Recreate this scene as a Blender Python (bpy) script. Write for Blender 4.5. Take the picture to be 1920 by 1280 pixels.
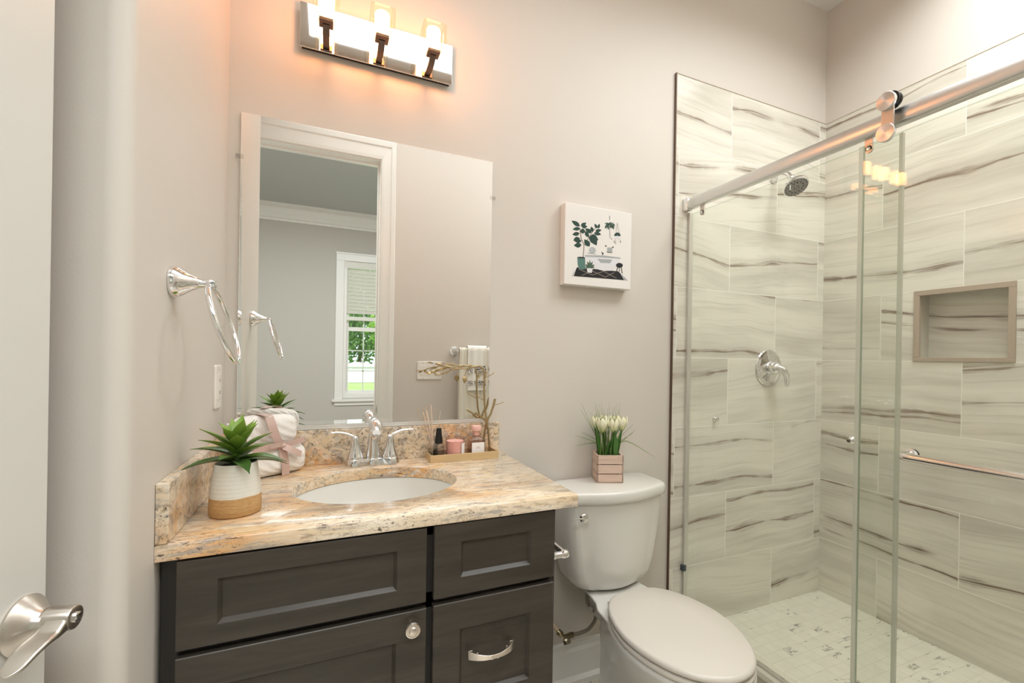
import bpy, bmesh, math, random
from mathutils import Vector, Matrix, noise
S = bpy.context.scene
PI = math.pi
for o in list(bpy.data.objects): bpy.data.objects.remove(o)

# ---------------------------------------------------------------- camera
W0, H0 = 1920, 1280
FPX, YAW, PITCH, ROLL = 867.33, 24.4476, -0.03, 0.9495
PPX, PPY = 1010.06, 671.83
CAM = Vector((0.2718, -1.5822, 1.2063))
a, b, c = map(math.radians, (YAW, PITCH, ROLL))
Fv = Vector((math.sin(a)*math.cos(b), math.cos(a)*math.cos(b), math.sin(b)))
Rv = Vector((math.cos(a), -math.sin(a), 0)); Uv = Rv.cross(Fv)
R2 = Rv*math.cos(c)+Uv*math.sin(c); U2 = Uv*math.cos(c)-Rv*math.sin(c)
cam = bpy.data.cameras.new('camera'); co = bpy.data.objects.new('camera', cam)
S.collection.objects.link(co); S.camera = co
co.matrix_world = Matrix(((R2.x, U2.x, -Fv.x, CAM.x), (R2.y, U2.y, -Fv.y, CAM.y), (R2.z, U2.z, -Fv.z, CAM.z), (0, 0, 0, 1)))
cam.sensor_width = 36; cam.sensor_fit = 'HORIZONTAL'; cam.lens = FPX/W0*36
cam.shift_x = -(PPX-W0/2)/W0; cam.shift_y = (PPY-H0/2)/W0
cam.clip_start = 0.01; cam.clip_end = 300

# ---------------------------------------------------------------- light
S.view_settings.view_transform = 'Standard'; S.view_settings.look = 'None'
S.view_settings.gamma = 1; S.view_settings.use_curve_mapping = False
S.view_settings.exposure = 0.0
wd = bpy.data.worlds.new('sky'); S.world = wd; wd.use_nodes = True
bg = wd.node_tree.nodes['Background']; bg.inputs[0].default_value = (0.80, 0.91, 1.0, 1); bg.inputs[1].default_value = 1.9
def area(name, loc, size, power, col=(1, 1, 1), rot=(0, 0, 0), sy=None):
    l = bpy.data.lights.new(name, 'AREA'); l.size = size; l.energy = power; l.color = col
    if sy: l.shape = 'RECTANGLE'; l.size_y = sy
    o = bpy.data.objects.new(name, l); o.location = loc; o.rotation_euler = rot; S.collection.objects.link(o); return o
l1 = area('bathroom_ceiling_light', (1.3, -0.98, 3.0), 2.3, 19.6, (.925, .975, 1.0), sy=.8); l1.data.spread = math.radians(150)
l2 = area('shower_fill_light', (2.15, -0.95, 3.0), .6, 12.5, (.935, .98, 1.0)); l2.data.spread = math.radians(150)  # added fill to brighten the shower, not a known fixture
area('bedroom_fill_light', (0.3, -2.3, 2.97), 2.6, 104, (0.92, .97, 1.0), sy=1.1)  # added soft fill shining through the doorway, no real bedroom lamp
sun = bpy.data.lights.new('sun', 'SUN'); sun.energy = 3.2; sun.color = (1, .96, .88); sun.angle = .02
so = bpy.data.objects.new('sun', sun); so.rotation_euler = (math.radians(-48), 0, math.radians(-22)); S.collection.objects.link(so)

# ---------------------------------------------------------------- materials
def lin(r, g, b):
    f = lambda x: (x/255/12.92) if x/255 <= .04045 else ((x/255+.055)/1.055)**2.4
    return (f(r), f(g), f(b), 1)
MATS = {}
def M(name, col, rough=.5, metal=0, **kw):
    if name in MATS: return MATS[name]
    m = bpy.data.materials.new(name); m.use_nodes = True
    p = m.node_tree.nodes['Principled BSDF']
    p.inputs['Base Color'].default_value = col; p.inputs['Roughness'].default_value = rough; p.inputs['Metallic'].default_value = metal
    for k, v in kw.items(): p.inputs[k.replace('_', ' ')].default_value = v
    MATS[name] = m; return m
class NT:
    def __init__(s, m): s.m = m; s.t = m.node_tree; s.p = s.t.nodes.get('Principled BSDF')
    def n(s, ty, **kw):
        x = s.t.nodes.new('ShaderNode'+ty)
        for k, v in kw.items():
            if isinstance(v, (bpy.types.NodeSocket,)): s.t.links.new(v, x.inputs[int(k[1:])] if k[0] == 'i' and k[1:].isdigit() else x.inputs[k.replace('_', ' ')])
            elif k[0] == 'i' and k[1:].isdigit(): x.inputs[int(k[1:])].default_value = v
            elif hasattr(x, k): setattr(x, k, v)
            else: x.inputs[k.replace('_', ' ')].default_value = v
        return x
    def math(s, op, a_, b_=0.0, c_=0.0):
        return s.n('Math', operation=op, i0=a_, i1=b_, i2=c_).outputs[0]
    def coord(s, scale=(1, 1, 1), rot=(0, 0, 0), loc=(0, 0, 0), src=None):
        if src is None: src = s.n('TexCoord').outputs['Object']
        return s.n('Mapping', i0=src, Scale=scale, Rotation=rot, Location=loc).outputs[0]
    def noise(s, v, scale, detail=4, rough=.55, dist=0):
        return s.n('TexNoise', Vector=v, Scale=scale, Detail=detail, Roughness=rough, Distortion=dist).outputs['Fac']
    def ramp(s, f, stops):
        r = s.n('ValToRGB', i0=f); e = r.color_ramp.elements
        while len(e) < len(stops): e.new(.5)
        for q, (p_, c_) in zip(e, stops): q.position = p_; q.color = c_ if isinstance(c_, tuple) else (c_, c_, c_, 1)
        return r.outputs[0]
    def mix(s, f, a_, b_, mode='MIX'):
        x = s.t.nodes.new('ShaderNodeMix'); x.data_type = 'RGBA'; x.blend_type = mode
        for i, v in ((0, f), (6, a_), (7, b_)):
            if isinstance(v, bpy.types.NodeSocket): s.t.links.new(v, x.inputs[i])
            else: x.inputs[i].default_value = v
        return x.outputs[2]
    def to(s, sock, name): s.t.links.new(sock, s.p.inputs[name])
    def bump(s, h, st=.3, d=.002):
        s.to(s.n('Bump', Height=h, Strength=st, Distance=d).outputs[0], 'Normal')

def paint(name, rgb, rough=.6, bs=.12):
    m = M(name, lin(*rgb), rough); t = NT(m); t.bump(t.noise(t.coord(), 260, 3), bs, .001); return m
WALL = paint('greige_wall_paint', (216, 208, 198), .5)
CEIL = paint('ceiling_paint', (232, 230, 225), .7)
TRIM = M('white_trim_paint', lin(240, 238, 232), .3)
BEDW = paint('bedroom_wall_paint', (196, 191, 181), .6)
BEDC = paint('bedroom_ceiling_paint', (196, 199, 196), .7)
CHROME = M('chrome', (.86, .86, .87, 1), .06, 1)
NICKEL = M('brushed_nickel', lin(208, 201, 192), .28, 1)
SATIN = M('satin_nickel_pull', lin(236, 228, 218), .22, 1)
ALU = M('brushed_aluminium', lin(224, 224, 222), .30, 1)
t = NT(ALU); t.to(t.ramp(t.noise(t.coord((6, 6, 900)), 1, 2), [(0, .24), (1, .36)]), 'Roughness')
BRONZE = M('dark_bracket_metal', lin(112, 96, 88), .3, 1)
PORC = M('white_porcelain', lin(228, 225, 217), .12, 0, Coat_Weight=.4)
DOORP = M('door_paint', lin(218, 215, 208), .35)
PLAST = M('white_plastic', lin(240, 234, 224), .3)
DARK = M('dark_shadow_gap', lin(24, 22, 21), .7)
BLACK = M('black_plastic', lin(16, 14, 14), .35)
RUBBER = M('grey_rubber', lin(72, 80, 84), .6)
SOIL = M('soil', lin(50, 40, 30), .95)

def tile_mat():
    m = M('veined_wall_tile', lin(214, 208, 192), .16); t = NT(m)
    g = t.n('NewGeometry'); sp = t.n('SeparateXYZ', i0=g.outputs['Position'])
    X, Y, Z = sp.outputs
    # distance along the walls from the shared corner at x = 2.60
    run = t.math('ADD', t.math('SUBTRACT', X, 2.60), t.math('MULTIPLY', Y, 1.0))
    nm = t.n('SeparateXYZ', i0=g.outputs['Normal'])
    side = t.math('GREATER_THAN', t.math('ABSOLUTE', nm.outputs[0]), .7)
    zz = t.math('DIVIDE', t.math('SUBTRACT', 2.44, Z), .305)
    row = t.math('FLOOR', zz)
    odd = t.math('MODULO', t.math('ADD', row, 40), 2.0)
    # back wall: joints at 1.942 (+.305 on odd rows); right wall: joints at -.59 (+.305 on odd rows)
    ub = t.math('SUBTRACT', X, 1.942); ur = t.math('ADD', Y, .59)
    u0 = t.math('ADD', t.math('MULTIPLY', ub, t.math('SUBTRACT', 1.0, side)), t.math('MULTIPLY', ur, side))
    uu = t.math('DIVIDE', t.math('SUBTRACT', u0, t.math('MULTIPLY', odd, .305)), .61)
    col = t.math('FLOOR', uu)
    fu = t.math('FRACT', t.math('ADD', uu, 20.0)); fz = t.math('FRACT', zz)
    du = t.math('MULTIPLY', t.math('MINIMUM', fu, t.math('SUBTRACT', 1.0, fu)), .61)
    dz = t.math('MULTIPLY', t.math('MINIMUM', fz, t.math('SUBTRACT', 1.0, fz)), .305)
    grout = t.math('LESS_THAN', t.math('MINIMUM', du, dz), .0015)
    seed = t.n('TexWhiteNoise', noise_dimensions='3D', Vector=t.n('CombineXYZ', i0=row, i1=col, i2=side).outputs[0]).outputs['Value']
    wn2 = t.n('TexWhiteNoise', noise_dimensions='3D', Vector=t.n('CombineXYZ', i0=row, i1=t.math('ADD', col, 31.0), i2=side).outputs[0]).outputs['Color']
    ra, rb_, rc = t.n('SeparateXYZ', i0=wn2).outputs
    tilt = t.math('MULTIPLY', t.math('SUBTRACT', ra, .5), .28)
    lu = t.math('MULTIPLY', fu, .61); lz = t.math('MULTIPLY', fz, .305)
    lt = t.math('ADD', lz, t.math('MULTIPLY', lu, tilt)); sd = t.math('MULTIPLY', seed, 71.0)
    def n1d(sx, off, det=3, sz=0.0): return t.noise(t.n('CombineXYZ', i0=t.math('MULTIPLY', lu, sx), i1=t.math('ADD', sd, off), i2=t.math('MULTIPLY', lt, sz)).outputs[0], 1.0, det, .6)
    lw_ = t.math('ADD', lt, t.math('MULTIPLY', t.math('SUBTRACT', n1d(1.5, 3.0, 2), .5), .10))
    def st(sx, sz, off, det=4, dist=.15): return t.noise(t.n('CombineXYZ', i0=t.math('MULTIPLY', lu, sx), i1=t.math('ADD', sd, off), i2=t.math('MULTIPLY', lw_, sz)).outputs[0], 1.0, det, .58, dist)
    cr = lin(230, 225, 211); gy = lin(188, 181, 167); br = lin(164, 148, 130); dk = lin(112, 92, 76)
    c1 = t.mix(t.ramp(st(.9, 8, 0), [(.44, 0.0), (.72, .75)]), cr, gy)
    c2 = t.mix(t.ramp(st(2.2, 70, 7), [(.52, 0.0), (.74, .42)]), c1, lin(176, 168, 154))
    cur = c2
    feather = t.ramp(st(5.0, 230, 19, 4, .5), [(.38, 0.0), (.58, 1.0)])
    for k, (pos, gate_lo, wid) in enumerate(((rb_, .12, .014), (rc, .4, .010), (t.math('FRACT', t.math('MULTIPLY', seed, 7.3)), .5, .008))):
        d = t.math('ABSOLUTE', t.math('SUBTRACT', lw_, t.math('ADD', t.math('MULTIPLY', pos, .36), -.03)))
        w = t.math('MULTIPLY', t.math('MAXIMUM', t.math('SUBTRACT', n1d(6.0, 11.0+5*k, 3), .30), 0.0), wid*4.6)
        v = t.math('SUBTRACT', 1.0, t.math('MINIMUM', t.math('DIVIDE', d, t.math('MAXIMUM', w, .0004)), 1.0))
        halo = t.math('SUBTRACT', 1.0, t.math('MINIMUM', t.math('DIVIDE', d, .040), 1.0))
        g_ = t.math('GREATER_THAN', t.math('FRACT', t.math('MULTIPLY', seed, 13.7+3*k)), gate_lo)
        fade = t.ramp(n1d(2.6, 23.0+3*k, 2), [(.34, 0.0), (.50, 1.0)])
        gf = t.math('MULTIPLY', g_, fade)
        cur = t.mix(t.math('MULTIPLY', t.math('MULTIPLY', halo, gf), .38), cur, gy)
        cur = t.mix(t.math('MULTIPLY', t.math('MULTIPLY', t.ramp(v, [(.0, 0.0), (.45, .85)]), feather), gf), cur, br)
        cur = t.mix(t.math('MULTIPLY', t.math('MULTIPLY', t.ramp(v, [(.35, 0.0), (.8, .8)]), feather), gf), cur, dk)
    c4 = cur
    cc = t.mix(grout, c4, lin(240, 237, 226))
    t.to(cc, 'Base Color')
    t.to(t.n('MapRange', i0=grout, i3=.14, i4=.7).outputs[0], 'Roughness')
    t.bump(t.math('SUBTRACT', 1.0, grout), .5, .0012)
    return m
TILE = tile_mat()

def mosaic_mat():
    m = M('shower_floor_mosaic', lin(222, 217, 198), .3); t = NT(m)
    g = t.n('NewGeometry').outputs['Position']; sp = t.n('SeparateXYZ', i0=g)
    q = lambda s: t.math('DIVIDE', s, .0508)
    ux, uy = q(sp.outputs[0]), q(t.math('ADD', sp.outputs[1], 5.0))
    fx, fy = t.math('FRACT', ux), t.math('FRACT', uy)
    d = t.math('MINIMUM', t.math('MINIMUM', fx, t.math('SUBTRACT', 1.0, fx)), t.math('MINIMUM', fy, t.math('SUBTRACT', 1.0, fy)))
    gr = t.math('LESS_THAN', d, .028)
    sd = t.n('TexWhiteNoise', noise_dimensions='2D', Vector=t.n('CombineXYZ', i0=t.math('FLOOR', ux), i1=t.math('FLOOR', uy)).outputs[0])
    off = t.n('VectorMath', operation='MULTIPLY_ADD', i0=sd.outputs['Color'], i1=(9, 9, 9), i2=g).outputs[0]
    v = t.noise(t.n('Mapping', i0=off, Scale=(14, 46, 1), Rotation=(0, 0, .5)).outputs[0], 1, 4, .6, .6)
    vein = t.math('MULTIPLY', t.ramp(v, [(.575, 0.0), (.60, 1.0), (.64, .3), (.70, 0)]), t.math('GREATER_THAN', sd.outputs['Value'], .74))
    c1 = t.mix(t.ramp(t.noise(off, 14, 3), [(.35, 0.0), (.7, .35)]), lin(230, 226, 209), lin(206, 201, 184))
    c2 = t.mix(vein, c1, lin(110, 104, 94))
    t.to(t.mix(t.math('MULTIPLY', gr, .55), c2, lin(205, 198, 178)), 'Base Color'); return m
MOSAIC = mosaic_mat()

def floor_mat():
    m = M('bathroom_floor_tile', lin(214, 206, 192), .3); t = NT(m)
    v = t.coord()
    bk = t.n('TexBrick', Vector=t.coord((1, 1, 1)), Color1=lin(220, 212, 199), Color2=lin(208, 199, 184), Mortar=lin(170, 150, 132), Scale=1.0, Mortar_Size=.003, Brick_Width=.61, Row_Height=.305)
    t.to(bk.outputs[0], 'Base Color'); return m
FLOORM = floor_mat()
def carpet():
    m = M('bedroom_carpet', lin(170, 160, 146), .95); t = NT(m); t.bump(t.noise(t.coord(), 300, 2), .5, .004); return m
CARPET = carpet()

def granite(name, flow, rz=0.0):
    m = M(name, lin(220, 196, 165), .2, 0); t = NT(m)
    g = t.n('NewGeometry').outputs['Position']
    def nz(sc, loc=(0, 0, 0), det=5, rough=.6, dist=.6, rot=(0, 0, 0)):
        return t.noise(t.n('Mapping', i0=g, Scale=sc, Location=loc, Rotation=rot).outputs[0], 1.0, det, rough, dist)
    R_ = (0, .62, .16) if flow else (0, .3, 0)
    A = (3.6, 19, 22) if flow else (15, 15, 15)
    k = lambda f: tuple(a_*f for a_ in A)
    c = t.mix(t.ramp(nz(k(1.0), rot=R_), [(.35, 0.0), (.62, 1.0)]), lin(238, 222, 198), lin(224, 200, 166))
    c = t.mix(t.ramp(nz((3.4, 5.5, 5), (1.5, 1.7, 2.2), 3, .5, .4), [(.47, 0.0), (.64, 1.0)]), c, t.mix(t.ramp(nz(k(2.0), (4, 4, 4), rot=R_), [(.35, 0.0), (.65, 1.0)]), lin(226, 166, 104), lin(214, 186, 146)))
    c = t.mix(t.ramp(nz(k(1.7), (5, 1, 3), 7, .68, 1.4, R_), [(.50, 0.0), (.60, .78)]), c, lin(166, 156, 146))
    c = t.mix(t.ramp(nz(k(2.3), (1, 9, 2), 7, .65, 1.0, R_), [(.54, 0.0), (.66, .65)]), c, lin(243, 234, 220))
    F_ = (40, 150, 120) if flow else (85, 85, 85)
    c = t.mix(t.ramp(nz(F_, (3, 3, 3), 4, .62, .3, R_), [(.53, 0.0), (.64, .50 if flow else .75)]), c, lin(140, 116, 92))
    msk = t.ramp(nz((10, 13, 13), (4, 2, 0), 3, .5, 0), [(.46, 0.0), (.58, 1.0)])
    D_ = (60, 150, 130) if flow else (110, 110, 110)
    c = t.mix(t.math('MULTIPLY', t.ramp(nz(D_, (7, 7, 7), 4, .62, .3, R_), [(.60, 0.0), (.65, .85)]), msk), c, lin(74, 64, 58))
    c = t.mix(t.math('MULTIPLY', t.ramp(nz((260, 260, 260), (2, 2, 2), 2, .5, 0), [(.60, 0.0), (.68, .5)]), msk), c, lin(90, 80, 72))
    t.to(c, 'Base Color'); return m
GRAN = granite('granite_polished_top', True, .12)
GRANS = granite('granite_polished_splash', False)

def wood_dark():
    m = M('dark_stained_maple', lin(62, 56, 49), .36); t = NT(m)
    v = t.coord((2.0, 2.0, 14))
    n = t.noise(v, 1.6, 5, .6, .8); n2 = t.noise(t.coord((9, 9, 160)), 1, 3)
    c1 = t.mix(t.ramp(n, [(.3, 0.0), (.7, 1.0)]), lin(56, 50, 44), lin(76, 69, 60))
    t.to(t.mix(t.ramp(n2, [(.4, 0.0), (.75, .35)]), c1, lin(46, 42, 38)), 'Base Color'); return m
WOODD = wood_dark()

def glassy(name, tint, ior=1.45, rough=0.0, mixmax=1.0):
    m = bpy.data.materials.new(name); m.use_nodes = True; nt = m.node_tree
    nt.nodes.remove(nt.nodes['Principled BSDF']); out = nt.nodes['Material Output']
    tr = nt.nodes.new('ShaderNodeBsdfTransparent'); tr.inputs[0].default_value = tint
    gl = nt.nodes.new('ShaderNodeBsdfGlossy'); gl.inputs['Roughness'].default_value = rough
    f0 = ((ior-1)/(ior+1))**2
    lw = nt.nodes.new('ShaderNodeLayerWeight'); lw.inputs[0].default_value = .5
    pw = nt.nodes.new('ShaderNodeMath'); pw.operation = 'POWER'; pw.inputs[1].default_value = 5; nt.links.new(lw.outputs['Facing'], pw.inputs[0])
    fr = nt.nodes.new('ShaderNodeMath'); fr.operation = 'MULTIPLY_ADD'; fr.inputs[1].default_value = 1-f0; fr.inputs[2].default_value = f0; nt.links.new(pw.outputs[0], fr.inputs[0])
    mx = nt.nodes.new('ShaderNodeMixShader')
    nt.links.new(fr.outputs[0], mx.inputs[0]); nt.links.new(tr.outputs[0], mx.inputs[1]); nt.links.new(gl.outputs[0], mx.inputs[2])
    nt.links.new(mx.outputs[0], out.inputs[0]); MATS[name] = m; return m
GLASS = glassy('clear_tempered_glass', (.965, .975, .958, 1), 1.40)
GEDGE = glassy('green_glass_edge', (.78, .85, .79, 1), 1.3)
SEAL = M('translucent_vinyl_seal', lin(214, 216, 200), .35); SEAL.node_tree.nodes['Principled BSDF'].inputs['Alpha'].default_value = .55
SHADE = glassy('crystal_shade_glass', (.97, .91, .78, 1), 1.5)
PINKG = glassy('pink_bottle_glass', (.985, .93, .92, 1), 1.42)
CLEARG = glassy('clear_bottle_glass', (.98, .975, .97, 1), 1.42)
WINDG = glassy('window_glass', (.98, .99, .98, 1), 1.3)
def emis(name, col, st):
    m = bpy.data.materials.new(name); m.use_nodes = True; nt = m.node_tree; nt.nodes.remove(nt.nodes['Principled BSDF'])
    e = nt.nodes.new('ShaderNodeEmission'); e.inputs[0].default_value = col; e.inputs[1].default_value = st
    nt.links.new(e.outputs[0], nt.nodes['Material Output'].inputs[0]); return m
BULB = emis('lit_frosted_bulb', (1.0, .40, .18, 1), 44)
MIRR = M('mirror_silver', (.93, .94, .93, 1), 0.0, 1)

# ---------------------------------------------------------------- mesh helpers
def new(): return bmesh.new()
def box(bm, x0, x1, y0, y1, z0, z1, mi=0):
    vs = [bm.verts.new((x, y, z)) for x in (x0, x1) for y in (y0, y1) for z in (z0, z1)]
    for q in ((0, 1, 3, 2), (4, 6, 7, 5), (0, 4, 5, 1), (2, 3, 7, 6), (0, 2, 6, 4), (1, 5, 7, 3)):
        f = bm.faces.new([vs[i] for i in q]); f.material_index = mi
    return vs
def loft(bm, rings, cap=(True, True), mi=0, closed=True):
    R = [[bm.verts.new(p) for p in r] for r in rings]; n = len(R[0])
    for A, B in zip(R, R[1:]):
        for i in range(n if closed else n-1):
            j = (i+1) % n
            f = bm.faces.new((A[i], A[j], B[j], B[i])); f.material_index = mi
    if cap[0] and closed: bm.faces.new(R[0][::-1]).material_index = mi
    if cap[1] and closed: bm.faces.new(R[-1]).material_index = mi
    return R
def frame_of(d):
    d = Vector(d).normalized(); u = d.orthogonal().normalized(); v = d.cross(u); return d, u, v
def lathe(bm, prof, org, axis=(0, 0, 1), seg=32, mi=0, cap=(True, True), sx=1.0, sy=1.0, up=None):
    d = Vector(axis).normalized()
    u = Vector(up).normalized() if up else (Vector((1, 0, 0)) if abs(d.x) < .9 else Vector((0, 0, 1)))
    u = (u-d*u.dot(d)).normalized(); v = d.cross(u); o = Vector(org)
    rings = [[o+d*z+(u*math.cos(2*PI*i/seg)*sx+v*math.sin(2*PI*i/seg)*sy)*max(r, 1e-5) for i in range(seg)] for r, z in prof]
    return loft(bm, rings, cap, mi)
def tube(bm, pts, r, seg=12, mi=0, cap=(True, True), sx=1.0, sy=1.0, closed=False):
    pts = [Vector(p) for p in pts]; n = len(pts)
    rs = r if isinstance(r, (list, tuple)) else [r]*n
    rings = []; u = None
    for i, p in enumerate(pts):
        if closed: d = pts[(i+1) % n]-pts[i-1]
        else: d = pts[min(i+1, n-1)]-pts[max(i-1, 0)]
        d.normalize()
        if u is None: u = d.orthogonal().normalized() if abs(d.z) > .95 else Vector((0, 0, 1))
        u = (u-d*u.dot(d)).normalized(); v = d.cross(u)
        rings.append([p+(u*math.cos(2*PI*k/seg)*sx+v*math.sin(2*PI*k/seg)*sy)*rs[i] for k in range(seg)])
    if closed: rings.append(rings[0]); cap = (False, False)
    R = loft(bm, rings, cap, mi)
    if closed: bmesh.ops.remove_doubles(bm, verts=bm.verts, dist=1e-6)
    return R
def spline(P, k=6):
    P = [Vector(p) for p in P]; out = []
    for i in range(len(P)-1):
        p0, p1, p2, p3 = P[max(i-1, 0)], P[i], P[i+1], P[min(i+2, len(P)-1)]
        for j in range(k):
            s = j/k; out.append(.5*((2*p1)+(p2-p0)*s+(2*p0-5*p1+4*p2-p3)*s*s+(3*p1-p0-3*p2+p3)*s**3))
    out.append(P[-1]); return out
def lerps(vals, n):
    out = []
    for i in range(n):
        s = i/(n-1)*(len(vals)-1); k = min(int(s), len(vals)-2); out.append(vals[k]+(vals[k+1]-vals[k])*(s-k))
    return out
def rrect(x0, x1, y0, y1, r, k=5):
    out = []
    for cx, cy, a0 in ((x1-r, y1-r, 0), (x0+r, y1-r, 90), (x0+r, y0+r, 180), (x1-r, y0+r, 270)):
        for i in range(k+1):
            t_ = math.radians(a0+90*i/k); out.append((cx+r*math.cos(t_), cy+r*math.sin(t_)))
    return out
def prism(bm, poly, z0, z1, mi=0, f=None):
    f = f or (lambda x, y, z: (x, y, z))
    return loft(bm, [[f(x, y, z0) for x, y in poly], [f(x, y, z1) for x, y in poly]], (True, True), mi)
def flat(bm, pts, mi=0):
    f = bm.faces.new([bm.verts.new(p) for p in pts]); f.material_index = mi; return f
def rotz(bm, verts, ang, org):
    bmesh.ops.rotate(bm, verts=verts, cent=org, matrix=Matrix.Rotation(ang, 3, 'Z'))

def tag(o, label=None, cat=None, group=None, kind=None):
    if label: o['label'] = label
    if cat: o['category'] = cat
    if group: o['group'] = group
    if kind: o['kind'] = kind
    return o
def obj(name, bm, mats, parent=None, smooth=None, bevel=0, seg=2, **tg):
    if not isinstance(mats, (list, tuple)): mats = [mats]
    off = Vector((0, 0, 0)); p = parent
    while p is not None: off += p.location; p = p.parent
    bmesh.ops.recalc_face_normals(bm, faces=bm.faces)
    if smooth is not None:
        for f in bm.faces: f.smooth = True
        lim = math.radians(smooth)
        for e in bm.edges:
            if len(e.link_faces) == 2 and e.calc_face_angle(0) > lim: e.smooth = False
    if parent is None and tg.get('org') is not None: off = Vector(tg['org'])
    bmesh.ops.translate(bm, verts=bm.verts, vec=-off)
    me = bpy.data.meshes.new(name); bm.to_mesh(me); bm.free()
    for m in mats: me.materials.append(m)
    o = bpy.data.objects.new(name, me); S.collection.objects.link(o)
    if parent is not None: o.parent = parent
    elif tg.get('org') is not None: o.location = off
    if bevel:
        bv = o.modifiers.new('bevel', 'BEVEL'); bv.width = bevel; bv.segments = seg; bv.limit_method = 'ANGLE'; bv.angle_limit = math.radians(40)
        for f in me.polygons: f.use_smooth = True
        if smooth is None:
            bv.harden_normals = True
    tg.pop('org', None)
    if tg: tag(o, **tg)
    return o
def thing(name, loc, label, cat, group=None):
    o = bpy.data.objects.new(name, None); o.location = loc; o.empty_display_size = .05; S.collection.objects.link(o)
    return tag(o, label, cat, group)
def struct(name, bm, m, parent=None, **k):
    o = obj(name, bm, m, parent, **k)
    if parent is None: o['kind'] = 'structure'
    return o

# ================================================================ SETTING
FZ = -.05; CZ = 3.03; XR = 2.60; YF = -1.51; YO = -1.63; TH = 2.44
JR, JL, DT = .556, -.216, 2.435      # doorway: right jamb, left jamb, head height
b = new(); box(b, -.45, XR+.2, YO, .12, FZ-.1, FZ); struct('floor', b, FLOORM)
b = new(); box(b, -.45, XR+.2, YO, .12, CZ, CZ+.1); struct('ceiling', b, CEIL)
b = new(); box(b, -.12, XR+.12, 0, .12, FZ, CZ); struct('wall_back', b, WALL)
# left wall with a bullnose outside corner turning into a recess
b = new(); out = [(0, 0)]
for i in range(9):
    q = math.radians(90*i/8); out.append((-.03+.03*math.cos(q), -.675-.03*math.sin(q)))
out += [(-.40, -.705), (-.40, 0)]
prism(b, out, FZ, CZ); struct('wall_left', b, WALL, smooth=30)
b = new(); box(b, -.45, -.33, YF, -.705, FZ, CZ); struct('wall_recess', b, WALL)
# right wall with the niche opening
NY0, NY1, NZ0, NZ1 = -.750, -.419, 1.22, 1.525
b = new()
box(b, XR, XR+.12, YF-.1, 0, FZ, NZ0-.0); box(b, XR, XR+.12, YF-.1, 0, NZ1, TH)
box(b, XR, XR+.12, NY1, 0, NZ0, NZ1); box(b, XR, XR+.12, YF-.1, NY0, NZ0, NZ1); box(b, XR+.09, XR+.12, NY0, NY1, NZ0, NZ1)
struct('wall_right', b, TILE)
b = new(); box(b, XR+.006, XR+.12, YF-.1, 0, TH, CZ); struct('wall_right_upper', b, WALL)
# front wall with the doorway
b = new(); box(b, JR+.02, XR+.12, YO, YF, FZ, CZ); box(b, -.45, JL-.02, YO, YF, FZ, CZ); box(b, JL-.02, JR+.02, YO, YF, DT+.02, CZ)
struct('wall_front', b, [WALL])
# tile on the back wall of the shower
XT = 1.618
b = new(); box(b, XT, XR, -.009, 0, 0, TH); struct('wall_shower_back', b, TILE)
b = new(); box(b, XT-.004, XT, -.012, 0, .0, TH+.003); struct('trim_1', b, M('tile_edge_metal', lin(120, 104, 92), .35, 1))
b = new(); box(b, XT, XR, -.0115, 0, TH, TH+.003); box(b, XR-.002, XR+.006, YF, -.01, TH, TH+.003)
struct('trim_2', b, M('tile_top_caulk', lin(196, 184, 168), .5))
b = new(); box(b, 1.745, XR, YF, -.009, FZ, .03); struct('floor_shower', b, MOSAIC)
b = new(); box(b, 1.655, 1.745, YF, -.009, FZ, .118); struct('trim_3', b, M('cream_stone_curb', lin(220, 214, 196), .25), bevel=.003)
b = new(); box(b, 1.60, 1.655, YF, -.012, FZ, .02); struct('trim_4', b, M('curb_foot', lin(196, 188, 170), .4), bevel=.002)
# niche frame and lining
b = new(); w = .022
NI = M('taupe_tile_trim', lin(176, 160, 142), .3)
for (y0, y1, z0, z1) in ((NY0, NY1, NZ1-w, NZ1), (NY0, NY1, NZ0, NZ0+w*.8), (NY0, NY0+w, NZ0+w*.8, NZ1-w), (NY1-w, NY1, NZ0+w*.8, NZ1-w)):
    box(b, XR-.006, XR+.012, y0, y1, z0, z1)
struct('trim_5', b, NI, bevel=.0015)
b = new()
box(b, XR+.012, XR+.09, NY0, NY0+.012, NZ0, NZ1); box(b, XR+.012, XR+.09, NY1-.012, NY1, NZ0, NZ1)
box(b, XR+.012, XR+.09, NY0, NY1, NZ0, NZ0+.008); box(b, XR+.012, XR+.09, NY0, NY1, NZ1-.008, NZ1)
struct('trim_6', b, M('niche_lining', lin(205, 199, 184), .25))
# baseboard behind the toilet
def baseboard(name, x0, x1):
    b = new(); pr = [(0, FZ), (-.030, FZ), (-.030, FZ+.018), (-.016, FZ+.030), (-.016, FZ+.122), (-.010, FZ+.135), (-.010, FZ+.152), (0, FZ+.158)]
    loft(b, [[(x, y, z) for y, z in pr] for x in (x0, x1)]); struct(name, b, TRIM)
baseboard('baseboard_back', .80, XT-.006)
b = new(); box(b, JR+.12, XR, YF, YF+.014, FZ, FZ+.15); struct('baseboard_front', b, TRIM, bevel=.003)

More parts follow.
